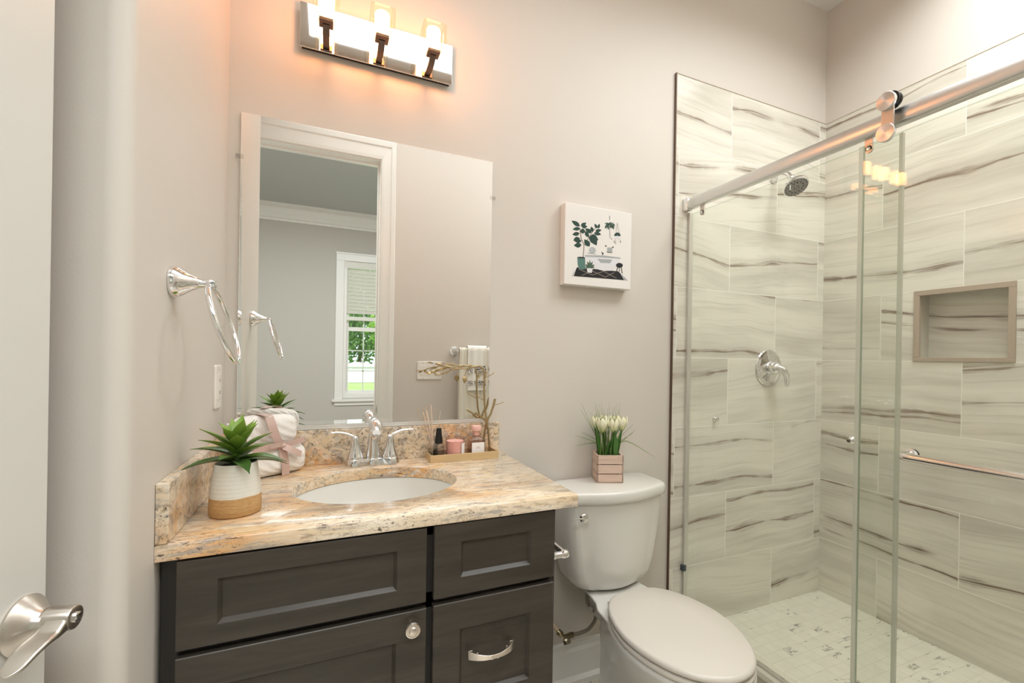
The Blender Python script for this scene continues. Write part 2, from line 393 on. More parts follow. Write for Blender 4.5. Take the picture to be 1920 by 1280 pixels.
# doorway jamb and casing
b = new()
box(b, JR, JR+.02, YO, YF, FZ, DT); box(b, JL-.02, JL, YO, YF, FZ, DT); box(b, JL-.02, JR+.02, YO, YF, DT, DT+.02)
box(b, JR-.011, JR, -1.60, -1.565, FZ, DT-.011); box(b, JL, JR, -1.6005, -1.5645, DT-.011, DT)
struct('trim_7', b, TRIM)
def casing(b, y, s):
    # profile across the casing: (distance from the opening, height off the wall)
    pr = [(0.006, 0), (.006, .008), (.020, .011), (.060, .014), (.066, .020), (.088, .022), (.092, .016), (.092, 0)]
    L = [(JL, FZ), (JL, DT), (JR, DT), (JR, FZ)]
    def off(i, d):
        return ((JL-d, FZ), (JL-d, DT+1.36*d), (JR+d, DT+1.36*d), (JR+d, FZ))[i]
    rings = [[(off(i, d)[0], y+s*h, off(i, d)[1]) for d, h in pr] for i in range(4)]
    loft(b, rings)
b = new(); casing(b, YF, 1); struct('trim_8', b, TRIM)
b = new(); casing(b, YO, -1); struct('trim_9', b, TRIM)
t_ = thing('strike_plate', (JR-.001, -1.53, .86), 'small metal strike plate set in the white door jamb seen in the mirror', 'strike plate')
b = new(); box(b, JR-.002, JR+.001, -1.546, -1.518, .832, .892); obj('plate', b, NICKEL, t_, bevel=.001)
b = new(); box(b, JR-.0025, JR+.0005, -1.539, -1.527, .850, .874); obj('latch_hole', b, DARK, t_)

# entry door standing open against the recess
dth = math.radians(12); DL = .757
dv = Vector((math.sin(dth), math.cos(dth), 0)); dn = Vector((math.cos(dth), -math.sin(dth), 0)); dh = Vector((JL, YF, 0))
def D(s, n, z): return dh+dv*s+dn*n+Vector((0, 0, z))
def dbox(b, s0, s1, n0, n1, z0, z1, mi=0):
    vs = box(b, s0, s1, n0, n1, z0, z1, mi)
    for v in vs: v.co = D(*v.co)
b = new(); dbox(b, .003, DL, -.035, 0, FZ+.01, DT-.005)
door = struct('door_1', b, DOORP, bevel=.0015)
# raised moulding of a door panel (kept outside the stile that shows)
b = new()
for z0, z1 in ((.15, .75), (.98, 2.2)):
    for s0, s1, q0, q1 in ((.13, .63, z0, z0+.02), (.13, .63, z1-.02, z1), (.13, .15, z0+.02, z1-.02), (.61, .63, z0+.02, z1-.02)): dbox(b, s0, s1, 0, .005, q0, q1)
obj('panel_moulding', b, DOORP, door, bevel=.002)
hs, hz = .722, .868
b = new(); lathe(b, [(.0345, 0), (.0350, .003), (.0325, .006), (.027, .011), (.0195, .018), (.0155, .025), (.0150, .040)], D(hs, 0, hz), dn, 40)
ros = obj('handle_rose', b, NICKEL, door, smooth=30)
b = new()
lathe(b, [(.0140, .024), (.0128, .0245), (.0128, .0262), (.0146, .0268), (.0148, .052), (.0138, .0545), (.0125, .055)], D(hs, 0, hz+.004), dn, 36, cap=(True, True))
K = 26
ss = lerps([.722, .710, .698, .686, .671, .656, .647], K); zz_ = lerps([.875, .868, .8640, .8625, .858, .851, .8475], K); th_ = lerps([.0105, .0080, .0050, .0036, .0030, .0026, .0012], K)
n0_ = lerps([.031, .030, .028, .026, .025, .027, .030], K); n1_ = lerps([.0545, .0545, .0545, .0535, .0515, .0490, .0460], K); rings = []
for i in range(K-5, K):
    q = (i-(K-6))/5; m_ = (n0_[i]+n1_[i])/2; w_ = (n1_[i]-n0_[i])/2*math.sqrt(1-.93*q*q); n0_[i], n1_[i] = m_-w_, m_+w_
for i in range(K):
    ds, dz = (ss[min(i+1, K-1)]-ss[max(i-1, 0)]), (zz_[min(i+1, K-1)]-zz_[max(i-1, 0)]); L_ = math.hypot(ds, dz); ns, nz_ = -dz/L_, ds/L_
    ring = []
    for cx_, cy_ in rrect(n0_[i], n1_[i], -th_[i], th_[i], min(th_[i]*.9, .004), 4): ring.append(D(ss[i]+ns*cy_, cx_, zz_[i]+nz_*cy_))
    rings.append(ring)
loft(b, rings)
obj('lever_handle', b, NICKEL, door, smooth=40)
b = new(); lathe(b, [(.0065, .0), (.0065, .0035), (.004, .0045)], D(hs, .0545, hz+.004), dn, 20); obj('privacy_button', b, CHROME, door, smooth=40)

# ---------------------------------------------------------------- bedroom beyond the doorway, seen in the mirror
BY = -4.82; BC = 3.0
WX0, WX1, WZ0, WZ1 = .440, 1.30, .66, 2.405
b = new(); box(b, -2.2, 3.0, BY-.3, YO, FZ-.1, FZ-.001); struct('floor_bedroom', b, CARPET)
b = new(); box(b, -2.2, 3.0, BY-.3, YO, BC, BC+.1); struct('ceiling_bedroom', b, BEDC)
b = new(); box(b, -2.3, -2.2, BY, YO, FZ, BC); struct('wall_bedroom_left', b, BEDW)
b = new(); box(b, 3.0, 3.1, BY, YO, FZ, BC); struct('wall_bedroom_right', b, BEDW)
b = new(); box(b, -2.2, -.45, YO, YO+.1, FZ, BC); box(b, XR+.12, 3.0, YO, YO+.1, FZ, BC); struct('wall_bedroom_near', b, BEDW)
b = new(); box(b, -2.2, WX0, BY-.14, BY, FZ, BC); box(b, WX1, 3.0, BY-.14, BY, FZ, BC)
box(b, WX0, WX1, BY-.14, BY, FZ, WZ0); box(b, WX0, WX1, BY-.14, BY, WZ1, BC); struct('wall_bedroom_far', b, BEDW)
b = new(); pr = [(0, -.19), (.018, -.19), (.018, -.165), (.035, -.155), (.06, -.10), (.075, -.045), (.105, -.03), (.105, -.012), (.125, 0), (0, 0)]
loft(b, [[(x, BY+y, BC+z) for y, z in pr] for x in (-2.2, 3.0)]); struct('trim_10', b, TRIM)
# window
b = new()
for x0, x1, z0, z1 in ((WX0-.094, WX0, WZ0-.015, WZ1), (WX1, WX1+.094, WZ0-.015, WZ1), (WX0-.094, WX1+.094, WZ1, WZ1+.085)):
    box(b, x0, x1, BY, BY+.02, z0, z1); 
box(b, WX0-.10, WX1+.10, BY, BY+.026, WZ1+.085, WZ1+.105)
wn = struct('window_1', b, TRIM, bevel=.003)
b = new(); box(b, WX0-.12, WX1+.12, BY-.05, BY+.045, WZ0-.045, WZ0-.015); box(b, WX0-.094, WX1+.094, BY, BY+.016, WZ0-.095, WZ0-.045)
obj('window_sill', b, TRIM, wn, bevel=.003)
b = new(); fy0, fy1 = BY-.12, BY-.07
box(b, WX0, WX0+.035, fy0, BY-.001, WZ0, WZ1); box(b, WX1-.035, WX1, fy0, BY-.001, WZ0, WZ1); box(b, WX0+.035, WX1-.035, fy0-.001, BY-.002, WZ0-.015, WZ0+.05); box(b, WX0+.035, WX1-.035, fy0-.001, BY-.002, WZ1-.03, WZ1)
box(b, WX0+.035, WX0+.065, fy0+.001, fy1, WZ0+.05, WZ1-.03); box(b, WX1-.065, WX1-.035, fy0+.001, fy1, WZ0+.05, WZ1-.03)
box(b, WX0+.065, WX1-.065, fy0+.002, fy1-.001, WZ0+.05, WZ0+.09); box(b, WX0+.065, WX1-.065, fy0+.002, fy1-.001, 1.52, 1.57)
obj('sash_frame', b, TRIM, wn)
b = new()
for k in (1, 2, 3):
    x = WX0+.065+k*(WX1-WX0-.13)/4
    box(b, x-.007, x+.007, fy0+.02, fy0+.03, WZ0+.09, WZ1-.03)
for z in (1.00, 1.266, 1.85, 2.12): box(b, WX0+.06, WX1-.06, fy0+.02, fy0+.03, z-.007, z+.007)
obj('muntin_grid', b, TRIM, wn)
b = new(); box(b, WX0+.06, WX1-.06, fy0+.031, fy0+.034, WZ0+.08, WZ1-.03); obj('window_pane', b, WINDG, wn)
# blind
BL = M('white_blind_slat', lin(232, 230, 220), .5)
bl = thing('window_blind', (.87, BY-.03, WZ1), 'white horizontal slat blind half lowered over the bedroom window in the mirror', 'blind')
b = new(); box(b, WX0+.003, WX1-.003, BY-.045, BY+.0, WZ1-.09, WZ1-.005); obj('valance', b, BL, bl, bevel=.004)
b = new(); n_ = 12
for k in range(n_):
    z = WZ1-.12-k*.0475
    vs = box(b, WX0+.008, WX1-.008, BY-.050, BY-.004, z-.0015, z+.0015)
    bmesh.ops.rotate(b, verts=vs, cent=(0, BY-.027, z), matrix=Matrix.Rotation(math.radians(62), 3, 'X'))
obj('slats', b, BL, bl)
b = new(); box(b, WX0+.008, WX1-.008, BY-.045, BY-.010, 1.652, 1.70); obj('bottom_rail', b, BL, bl, bevel=.004)
for x in (WX0+.12, WX1-.12): b = new(); tube(b, [(x, BY-.027, WZ1-.09), (x, BY-.027, 1.69)], .0015, 6); obj('ladder_cord', b, BL, bl)

# outdoors through the window
def leafmat(name, c1, c2):
    m = M(name, lin(*c1), .7); t = NT(m); t.to(t.mix(t.ramp(t.noise(t.coord(), 1.4, 3), [(.35, 0.0), (.65, 1.0)]), lin(*c1), lin(*c2)), 'Base Color'); return m
GRASS = leafmat('lawn_grass', (150, 178, 96), (176, 196, 120))
b = new(); box(b, -25, 40, -85, BY-.5, -1.4, -1.13); tag(obj('lawn', b, GRASS), 'pale green mown lawn outside the bedroom window', 'lawn', kind='stuff')
FW = M('white_vinyl', lin(222, 224, 224), .45)
fn = thing('garden_fence', (6, -40, -1.13), 'long white panel fence across the lawn outside the window', 'fence')
b = new(); box(b, -8, 22, -40.03, -40, -1.08, .02); box(b, -8, 22, -40.06, -39.97, .021, .07); obj('fence_panel', b, FW, fn)
for k in range(13):
    b = new(); x = -8+2.5*k; box(b, x-.06, x+.06, -40.20, -40.07, -1.13, .12); obj('fence_post', b, FW, fn)
gb = thing('garden_shed', (3.4, -46, -1.13), 'white gabled shed roof rising behind the white fence', 'shed')
b = new(); box(b, .6, 5.6, -50, -46, -1.13, .08); obj('shed_wall', b, FW, gb)
b = new(); loft(b, [[(.3, y, .08), (3.1, y, .52), (5.9, y, .08)] for y in (-50.1, -45.8)]); obj('shed_roof', b, M('pale_roof', lin(222, 224, 224), .6), gb)
def tree(x, y, h, r, mat, label, seed, group=None):
    rnd = random.Random(seed); t0 = thing('tree', (x, y, -1.13), label, 'tree', group)
    b = new(); tube(b, [(x, y, -1.12), (x, y, h*.3), (x, y, h*.7)], [.25, .2, .08], 8); obj('trunk', b, M('tree_bark', lin(100, 86, 70), .9), t0, smooth=40)
    b = new()
    for k in range(3600):
        th_, ph = rnd.uniform(0, 2*PI), math.acos(rnd.uniform(-1, 1)); q = rnd.uniform(.55, 1.0)**.6
        nn = 1+.28*noise.noise(Vector((math.cos(th_)*2, math.sin(th_)*2, math.cos(ph)*3+seed)))
        p = Vector((x+r*q*nn*math.sin(ph)*math.cos(th_), y+r*q*nn*math.sin(ph)*math.sin(th_), h*.52+h*.50*q*nn*math.cos(ph)))
        u = Vector((rnd.gauss(0, 1), rnd.gauss(0, 1), rnd.gauss(0, 1))).normalized(); v = u.orthogonal().normalized(); s = rnd.uniform(.22, .45)
        flat(b, [p-u*s, p-v*s*.6, p+u*s, p+v*s*.6])
    obj('crown', b, mat, t0)
G1 = leafmat('dark_tree_leaf', (104, 142, 84), (136, 172, 106)); G2 = leafmat('bright_tree_leaf', (140, 184, 84), (176, 212, 112))
tree(.2, -57, 13, 3.9, G1, 'dark green leafy tree at the left behind the fence', 1)
tree(8.2, -56, 11, 3.6, G2, 'bright lime green tree seen at the right side of the window', 2)
tree(-9.5, -58, 12, 4.2, G1, 'dark green tree far left beyond the shed', 3)
tree(18, -58, 12, 4.4, G1, 'dark green tree at the far right end of the fence', 4)
tree(4.4, -70, 15, 4.6, G1, 'tall dark green tree rising between the dark and lime trees', 5)

# switch plate and towel bar on the front wall (seen in the mirror)
sw = thing('light_switch_plate', (.883, YF, 1.114), 'white triple rocker switch plate reflected beside the doorway', 'light switch')
b = new(); r_ = rrect(.802, .964, 1.055, 1.173, .006); loft(b, [[(x, YF+.0001, z) for x, z in r_], [(x, YF+.004, z) for x, z in r_], [(.883+(x-.883)*.97, YF+.006, 1.114+(z-1.114)*.96) for x, z in r_]])
obj('cover_plate', b, PLAST, sw, smooth=30)
for k in range(3):
    x = .883+(k-1)*.046
    b = new(); box(b, x-.0165, x+.0165, YF+.0055, YF+.0075, 1.081, 1.147); rk = obj('rocker', b, PLAST, sw, bevel=.001)
    for z in (1.163, 1.065): b = new(); lathe(b, [(.003, 0), (.0025, .001)], (x, YF+.0055, z), (0, 1, 0), 10); obj('screw', b, SATIN, sw)
tb = thing('towel_bar', (1.35, YF, 1.245), 'chrome towel bar on the front wall reflected at mirror edge', 'towel bar')
for x in (1.045, 1.56):
    b = new(); lathe(b, [(.030, 0), (.030, .006), (.014, .022), (.010, .05), (.013, .058), (.017, .066), (.013, .078), (.006, .082)], (x, YF+.0001, 1.245), (0, 1, 0), 28); obj('bar_post', b, CHROME, tb, smooth=40)
b = new(); tube(b, [(1.045, YF+.066, 1.245), (1.56, YF+.066, 1.245)], .009, 16); obj('bar', b, CHROME, tb, smooth=40)
def towel_mat(name, rgb, sc, st=.8):
    m = M(name, lin(*rgb), .9); m.node_tree.nodes['Principled BSDF'].inputs['Sheen Weight'].default_value = .3; t = NT(m)
    w_ = t.n('TexWave', Vector=t.coord(), Scale=sc, Distortion=.6); w_.wave_type = 'BANDS'; w_.bands_direction = 'X'
    t.bump(t.math('ADD', w_.outputs['Fac'], t.noise(t.coord(), 300, 2)), st, .003); return m
TWR = towel_mat('ribbed_cream_towel', (242, 236, 220), 22)
def hang(b, x0, x1, yc, ztop, zb1, zb2, th, rr, seed=0, nx=28):
    prof = [(yc+rr+th*0, zb1), (yc+rr, ztop-.03)]+[(yc+rr*math.cos(q), ztop-.018+rr*math.sin(q)) for q in [PI*i/8 for i in range(9)]]+[(yc-rr, ztop-.03), (yc-rr, zb2)]
    rings = []
    for i in range(nx+1):
        x = x0+(x1-x0)*i/nx; wv = .0035*math.sin(i*1.3+seed)+.003*math.sin(i*.47)
        rings.append([(x, y+wv+.004*noise.noise(Vector((x*9, z*5, seed))), z) for y, z in prof])
    inner = [[(x, yc+(y-yc)*(1-th/rr), z-(th if z > ztop-.02 else 0)) for x, y, z in r] for r in rings]
    full = [r+q[::-1] for r, q in zip(rings, inner)]
    loft(b, full)
b = new(); hang(b, 1.062, 1.29, YF+.066, 1.270, .60, .72, .005, .018)
tag(obj('bath_towel', b, TWR, smooth=50), 'cream ribbed bath towel hanging on the bar reflected in the mirror', 'towel')
hb = thing('hand_towel', (1.19, YF+.1, 1.2), 'small white hand towel with black ornament bands over the cream towel', 'towel')
b = new(); hang(b, 1.115, 1.262, YF+.066, 1.276, .985, 1.0, .003, .026, 3, 14); obj('cloth', b, M('white_cotton', lin(245, 242, 234), .9), hb, smooth=50)
def orn():
    m = M('black_ornament_band', lin(60, 52, 50), .9); t = NT(m)
    v = t.n('TexVoronoi', Vector=t.coord(), Scale=95.0, feature='DISTANCE_TO_EDGE').outputs['Distance']
    t.to(t.ramp(v, [(.10, lin(232, 226, 216)), (.16, lin(48, 42, 42))]), 'Base Color'); return m
ORN = orn()
b = new()
for z0, z1 in ((1.098, 1.150), (1.020, 1.050)):
    box(b, 1.118, 1.262, YF+.0945, YF+.0985, z0, z1)
obj('ornament_band', b, ORN, hb)
b = new(); z0 = 1.073
for s in (-1, 1): flat(b, [(1.19, YF+.0985, z0-.013)]+[(1.19+s*.008*(1-math.cos(q)) , YF+.0985, z0-.013+.023*(q/PI)+.003*math.sin(q)) for q in [PI*i/8 for i in range(1, 8)]]+[(1.19, YF+.0985, z0+.004)])
obj('heart_motif', b, M('gold_thread', lin(190, 160, 100), .6), hb)
b = new(); box(b, 1.116, 1.262, YF+.0945, YF+.099, .985, .992); obj('hem', b, M('white_cotton', lin(245, 242, 234), .9), hb)

# ================================================================ BATHROOM THINGS
H = .8686; CW = .845; CD = .5735
# ---- granite counter with oval cutout
SX, SY, SA, SB = .398, -.290, .205, .172
ct = thing('countertop', (.42, -.28, H), 'polished cream and orange granite countertop on the dark vanity', 'countertop')
def ring_outer(n, x0, x1, y0, y1):
    out = []
    for i in range(n):
        q = 2*PI*i/n; cx_, sy_ = math.cos(q), math.sin(q)
        k = min(((x1-SX) if cx_ > 0 else (SX-x0))/max(abs(cx_), 1e-6), ((y1-SY) if sy_ > 0 else (SY-y0))/max(abs(sy_), 1e-6))
        out.append((SX+cx_*k, SY+sy_*k))
    # snap nearest samples to the corners
    for cx_, cy_ in ((x0, y0), (x1, y0), (x1, y1), (x0, y1)):
        i = min(range(n), key=lambda j: (out[j][0]-cx_)**2+(out[j][1]-cy_)**2); out[i] = (cx_, cy_)
    return out
n_ = 96; b = new()
O = ring_outer(n_, .0005, CW, -CD, -.0005); I = [(SX+SA*math.cos(2*PI*i/n_), SY+SB*math.sin(2*PI*i/n_)) for i in range(n_)]
def scl(P, d): return [(min(max(x, .0005+d), CW-d), min(max(y, -CD+d), -.0005)) for x, y in P]
rings = [[(x, y, H-.030) for x, y in I], [(x, y, H-.002) for x, y in I], [(SX+(x-SX)*1.008, SY+(y-SY)*1.010, H) for x, y in I], [(x, y, H) for x, y in scl(O, .003)], [(x, y, H-.003) for x, y in O], [(x, y, H-.030) for x, y in O]]
loft(b, rings+[rings[0]], (False, False)); bmesh.ops.remove_doubles(b, verts=b.verts, dist=1e-6)
obj('stone_slab', b, GRAN, ct, smooth=50)
b = new(); box(b, .0205, .8317, -.020, -.0005, H, H+.107); obj('backsplash', b, GRANS, ct, bevel=.0015, label='speckled granite backsplash under the mirror')
b = new(); box(b, .0005, .020, -CD, -.0005, H, H+.107); obj('side_splash', b, GRANS, ct, bevel=.0015)
# ---- sink
sk = thing('undermount_sink', (SX, SY, H-.03), 'white oval undermount sink set in the granite counter', 'sink')
b = new(); prof = [(1.09, -.030), (1.01, -.031), (.995, -.045), (.96, -.08), (.86, -.125), (.65, -.160), (.35, -.175), (.09, -.178)]
pr2 = [(.09, -.19), (.40, -.187), (.70, -.172), (.92, -.135), (1.03, -.08), (1.06, -.045), (1.09, -.042)]
loft(b, [[(SX+SA*k*math.cos(2*PI*i/64), SY+SB*k*math.sin(2*PI*i/64), H+z-.0005) for i in range(64)] for k, z in prof+pr2+[prof[0]]], (False, False))
bmesh.ops.remove_doubles(b, verts=b.verts, dist=1e-6)
obj('basin', b, PORC, sk, smooth=60)
b = new(); lathe(b, [(.005, -.188), (.021, -.186), (.022, -.177), (.019, -.176), (.016, -.180), (.004, -.181)], (SX, SY, H), (0, 0, 1), 28); obj('drain', b, CHROME, sk, smooth=50)
# ---- faucet
FX, FY = .402, -.066
fa = thing('faucet', (FX, FY, H), 'chrome two handle faucet behind the oval sink', 'faucet')
def peanut(k):
    out = []
    for i in range(72):
        q = 2*PI*i/72; dx, dy = math.cos(q), math.sin(q); best = 0
        for cx_, r in ((-.051, .030), (0, .0265), (.051, .030), (-.026, .0225), (.026, .0225)):
            r *= k; B = dx*cx_; C_ = cx_*cx_-r*r; dd = B*B-C_
            if dd > 0: best = max(best, B+math.sqrt(dd))
        out.append((FX+dx*best, FY+dy*best))
    return out
b = new(); loft(b, [[(x, y, H+z) for x, y in peanut(k)] for k, z in ((1.0, .0002), (1.0, .003), (.90, .020), (.86, .022))]); obj('base_plate', b, CHROME, fa, smooth=35)
for s in (-1, 1):
    hx = FX+s*.051; b = new()
    lathe(b, [(.0245, .022), (.0250, .0235), (.0225, .030), (.0175, .045), (.0130, .062), (.0110, .076), (.0112, .084), (.0085, .089), (.003, .0905)], (hx, FY, H), (0, 0, 1), 32)
    hd = obj('handle', b, CHROME, fa, smooth=40)
    b = new(); P = spline([(hx-s*.003, FY, H+.083), (hx+s*.010, FY-.001, H+.092), (hx+s*.030, FY-.003, H+.101), (hx+s*.052, FY-.006, H+.105), (hx+s*.068, FY-.008, H+.105)], 6)
    tube(b, P, lerps([.0085, .0080, .0068, .0060, .0050], len(P)), 14, sx=.55, sy=1.0); obj('lever', b, CHROME, hd, smooth=50)
b = new(); P = spline([(FX, FY, H+.0205), (FX, FY, H+.05), (FX, FY-.001, H+.085), (FX, FY-.006, H+.112), (FX, FY-.024, H+.131), (FX, FY-.052, H+.136), (FX, FY-.080, H+.128), (FX, FY-.104, H+.114)], 6)
tube(b, P, lerps([.0215, .0180, .0150, .0146, .0165, .0190, .0200, .0120], len(P)), 28, sx=.92); obj('spout', b, CHROME, fa, smooth=50)
b = new(); lathe(b, [(.0105, 0), (.0105, .012), (.008, .013)], (FX, FY-.088, H+.116), (0, -.25, -1), 24); obj('aerator', b, M('aerator_grey', lin(150, 150, 150), .5), fa, smooth=40)
b = new(); tube(b, [(FX, FY+.0245, H+.02), (FX, FY+.0245, H+.052)], .0022, 10); lathe(b, [(.0022, 0), (.005, .003), (.005, .008), (.002, .011)], (FX, FY+.0245, H+.050), (0, 0, 1), 16); obj('lift_rod', b, CHROME, fa, smooth=40)

# ---- vanity cabinet
vc = thing('vanity_cabinet', (.40, -.28, FZ), 'dark stained shaker vanity cabinet carrying the granite countertop', 'vanity cabinet')
VT = .8386; b = new()
box(b, .005, .023, -.535, -.0005, FZ+.10, VT); box(b, .775, .793, -.535, -.0005, FZ+.10, VT); box(b, .023, .775, -.535, -.0005, FZ+.10, FZ+.118); box(b, .023, .775, -.008, -.0005, FZ+.118, VT); box(b, .470, .488, -.535, -.008, FZ+.118, .62); box(b, .005, .793, -.47, -.0005, FZ, FZ+.10)
obj('cabinet_body', b, M('black_brown_carcass', lin(34, 31, 29), .4), vc)
b = new()
box(b, .005, .034, -.551, -.535, FZ+.10, VT); box(b, .468, .495, -.551, -.535, FZ+.10, VT); box(b, .776, .793, -.551, -.535, FZ+.10, VT)
box(b, .034, .776, -.551, -.535, VT-.028, VT); box(b, .034, .776, -.551, -.535, .650, .685); box(b, .034, .776, -.551, -.535, FZ+.10, FZ+.14)
obj('face_frame', b, M('black_brown_carcass', lin(34, 31, 29), .4), vc, bevel=.0008)
def shaker(name, x0, x1, z0, z1, px0, px1, pz0, pz1, parent):
    b = new(); yb, yf, yp = -.5515, -.570, -.561; e = .0015; g = .007
    def rr(x0, x1, z0, z1, y): return [b.verts.new(p) for p in ((x0, y, z0), (x1, y, z0), (x1, y, z1), (x0, y, z1))]
    R = [rr(x0, x1, z0, z1, yb), rr(x0, x1, z0, z1, yf+e), rr(x0+e, x1-e, z0+e, z1-e, yf), rr(px0-g, px1+g, pz0-g, pz1+g, yf), rr(px0, px1, pz0, pz1, yp)]
    b.faces.new(R[0]); b.faces.new(R[-1])
    for A, B in zip(R, R[1:]):
        for i in range(4): b.faces.new((A[i], A[(i+1) % 4], B[(i+1) % 4], B[i]))
    # hairline joints between stiles and rails
    return obj(name, b, WOODD, parent)
ff = shaker('false_drawer_front', .031, .473, .672, .833, .100, .404, .716, .786, vc); ff['label'] = 'wide dark false drawer front below the sink'
dr = shaker('cabinet_door', .031, .474, .06, .659, .100, .404, .13, .590, vc)
d1 = shaker('drawer', .489, .782, .673, .835, .556, .713, .720, .786, vc); d1['label'] = 'small top right dark drawer front without a handle'
d2 = shaker('drawer', .489, .782, .385, .660, .556, .713, .447, .590, vc); d2['label'] = 'deep lower right dark drawer with a curved pull'
b = new(); lathe(b, [(.006, 0), (.006, .010), (.010, .014), (.0155, .018), (.0165, .022), (.0150, .0255), (.0125, .0262), (.0118, .0250), (.0085, .0252), (.0070, .0275), (.003, .0285)], (.442, -.570, .630), (0, -1, 0), 36)
obj('knob', b, SATIN, dr, smooth=35)
# curved pull
b = new()
def pull_ring(x, y, z, hz_, ty): return [(x, y-ty, z-hz_), (x, y-ty, z+hz_), (x, y+ty, z+hz_), (x, y+ty, z-hz_)]
px_, pz_ = .6215, .538; half = .055; rings = []
for i in range(33):
    s = -1+2*i/32; x = px_+half*s; a_ = abs(s)
    y = -.5735-.0265*(1-a_**2.2)-.004; hz_ = .0046+.0050*max(0, (a_-.15)/.85)**1.3
    if .10 < a_ < .16: hz_ += .0009
    rings.append(pull_ring(x, y, pz_, hz_, .0018+(.0008 if .10 < a_ < .16 else 0)))
loft(b, rings)
for s in (-1, 1):
    x = px_+s*half; box(b, min(x, x-s*.010), max(x, x-s*.010), -.578, -.5702, pz_-.0086, pz_+.0086)
    vs = box(b, x-s*.020-.002, x-s*.020+.002, -.586, -.5702, pz_-.005, pz_+.005)
obj('pull', b, SATIN, d2, smooth=35, bevel=.0005)

# ---- mirror
MX0, MX1, MZ0, MZ1 = .0324, .7955, .9905, 1.9033
mr = thing('wall_mirror', ((MX0+MX1)/2, -.003, MZ0), 'large frameless rectangular mirror on the wall above the sink and faucet', 'mirror')
b = new(); bw = .012
b1 = [(MX0, MZ0), (MX1, MZ0), (MX1, MZ1), (MX0, MZ1)]; b2 = [(MX0+bw, MZ0+bw), (MX1-bw, MZ0+bw), (MX1-bw, MZ1-bw), (MX0+bw, MZ1-bw)]
loft(b, [[(x, -.0012, z) for x, z in b1], [(x, -.0060 if z < 1.5 else -.0054, z) for x, z in b1], [(x, -.0054, z) for x, z in b2]]); obj('mirror_glass', b, MIRR, mr)
b = new(); box(b, MX0, MX1, -.0115, -.0012, .9765, .9795); box(b, MX0, MX1, -.0115, -.0098, .9795, .990); obj('bottom_channel', b, M('satin_channel', lin(232, 230, 226), .3, .6), mr, bevel=.0005)
CL = glassy('clear_acrylic_clip', (.985, .98, .97, 1), 1.5, .05)
for x, s, z in ((MX0, -1, 1.775), (MX1, 1, 1.775)):
    b = new(); box(b, min(x+s*.012, x-s*.006), max(x+s*.012, x-s*.006), -.0105, -.0062, z-.006, z+.006); box(b, min(x+s*.001, x+s*.012), max(x+s*.001, x+s*.012), -.0065, -.0005, z-.006, z+.006)
    lathe(b, [(.0028, 0), (.0024, .0012)], (x+s*.0065, -.0105, z), (0, -1, 0), 12); obj('mirror_clip', b, [CL], mr)

# ---- vanity light
LX0, LX1, LZ0, LZ1 = .179, .640, 2.128, 2.261
vl = thing('vanity_light', (.408, 0, 2.18), 'chrome bar vanity light with three glowing crystal shades above the mirror', 'wall light')
b = new(); box(b, LX0+.006, LX1-.006, -.0195, -.0005, LZ0+.006, LZ1-.006); obj('back_shade_box', b, M('painted_fixture_shade', lin(70, 62, 58), .4, .6), vl)  # dark colour stands in for the shade under the plate
b = new(); box(b, LX0, LX1, -.024, -.0195, LZ0, LZ1); obj('back_plate', b, M('polished_nickel_plate', (.88, .86, .84, 1), .035, 1), vl, bevel=.001)
for x in (.252, .4035, .556):
    sy_, zc_ = -.122, 2.155
    b = new(); box(b, x-.0165, x+.0165, -.029, -.0242, 2.131, 2.147)
    P = spline([(x, -.026, 2.139), (x, -.060, 2.136), (x, -.096, 2.138), (x, sy_, 2.150)], 6)
    rg = []
    for i, p in enumerate(P):
        d = (P[min(i+1, len(P)-1)]-P[max(i-1, 0)]).normalized(); v = Vector((1, 0, 0)); u = d.cross(v)
        rg.append([p+v*.0090+u*.0035, p+v*.0090-u*.0035, p-v*.0090-u*.0035, p-v*.0090+u*.0035])
    loft(b, rg); box(b, x-.0185, x+.0185, sy_-.0185, sy_+.0185, 2.1485, 2.1575); obj('lamp_arm', b, BRONZE, vl, bevel=.0008)
    b = new(); ho, hi = .034, .0255; z0, z1 = 2.158, 2.232
    loft(b, [[(x+sx_*k, sy_+sy2*k, z) for sx_, sy2 in ((-1, -1), (1, -1), (1, 1), (-1, 1))] for k, z in ((ho, z0), (ho, z1), (hi, z1), (hi, z0+.006), (ho, z0))][:4], (True, False))
    rr_ = [[(x+sx_*hi, sy_+sy2*hi, z0+.006) for sx_, sy2 in ((-1, -1), (1, -1), (1, 1), (-1, 1))]]
    b.faces.new([b.verts.new(p) for p in rr_[0]])
    sh = obj('crystal_shade', b, SHADE, vl)
    b = new(); lathe(b, [(.004, z0+.0075), (.0205, z0+.008), (.0215, z0+.012), (.0215, z1-.010), (.0195, z1-.005), (.004, z1-.003)], (x, sy_, 0), (0, 0, 1), 24)
    obj('bulb', b, BULB, sh, smooth=40, label='glowing frosted bulb core')

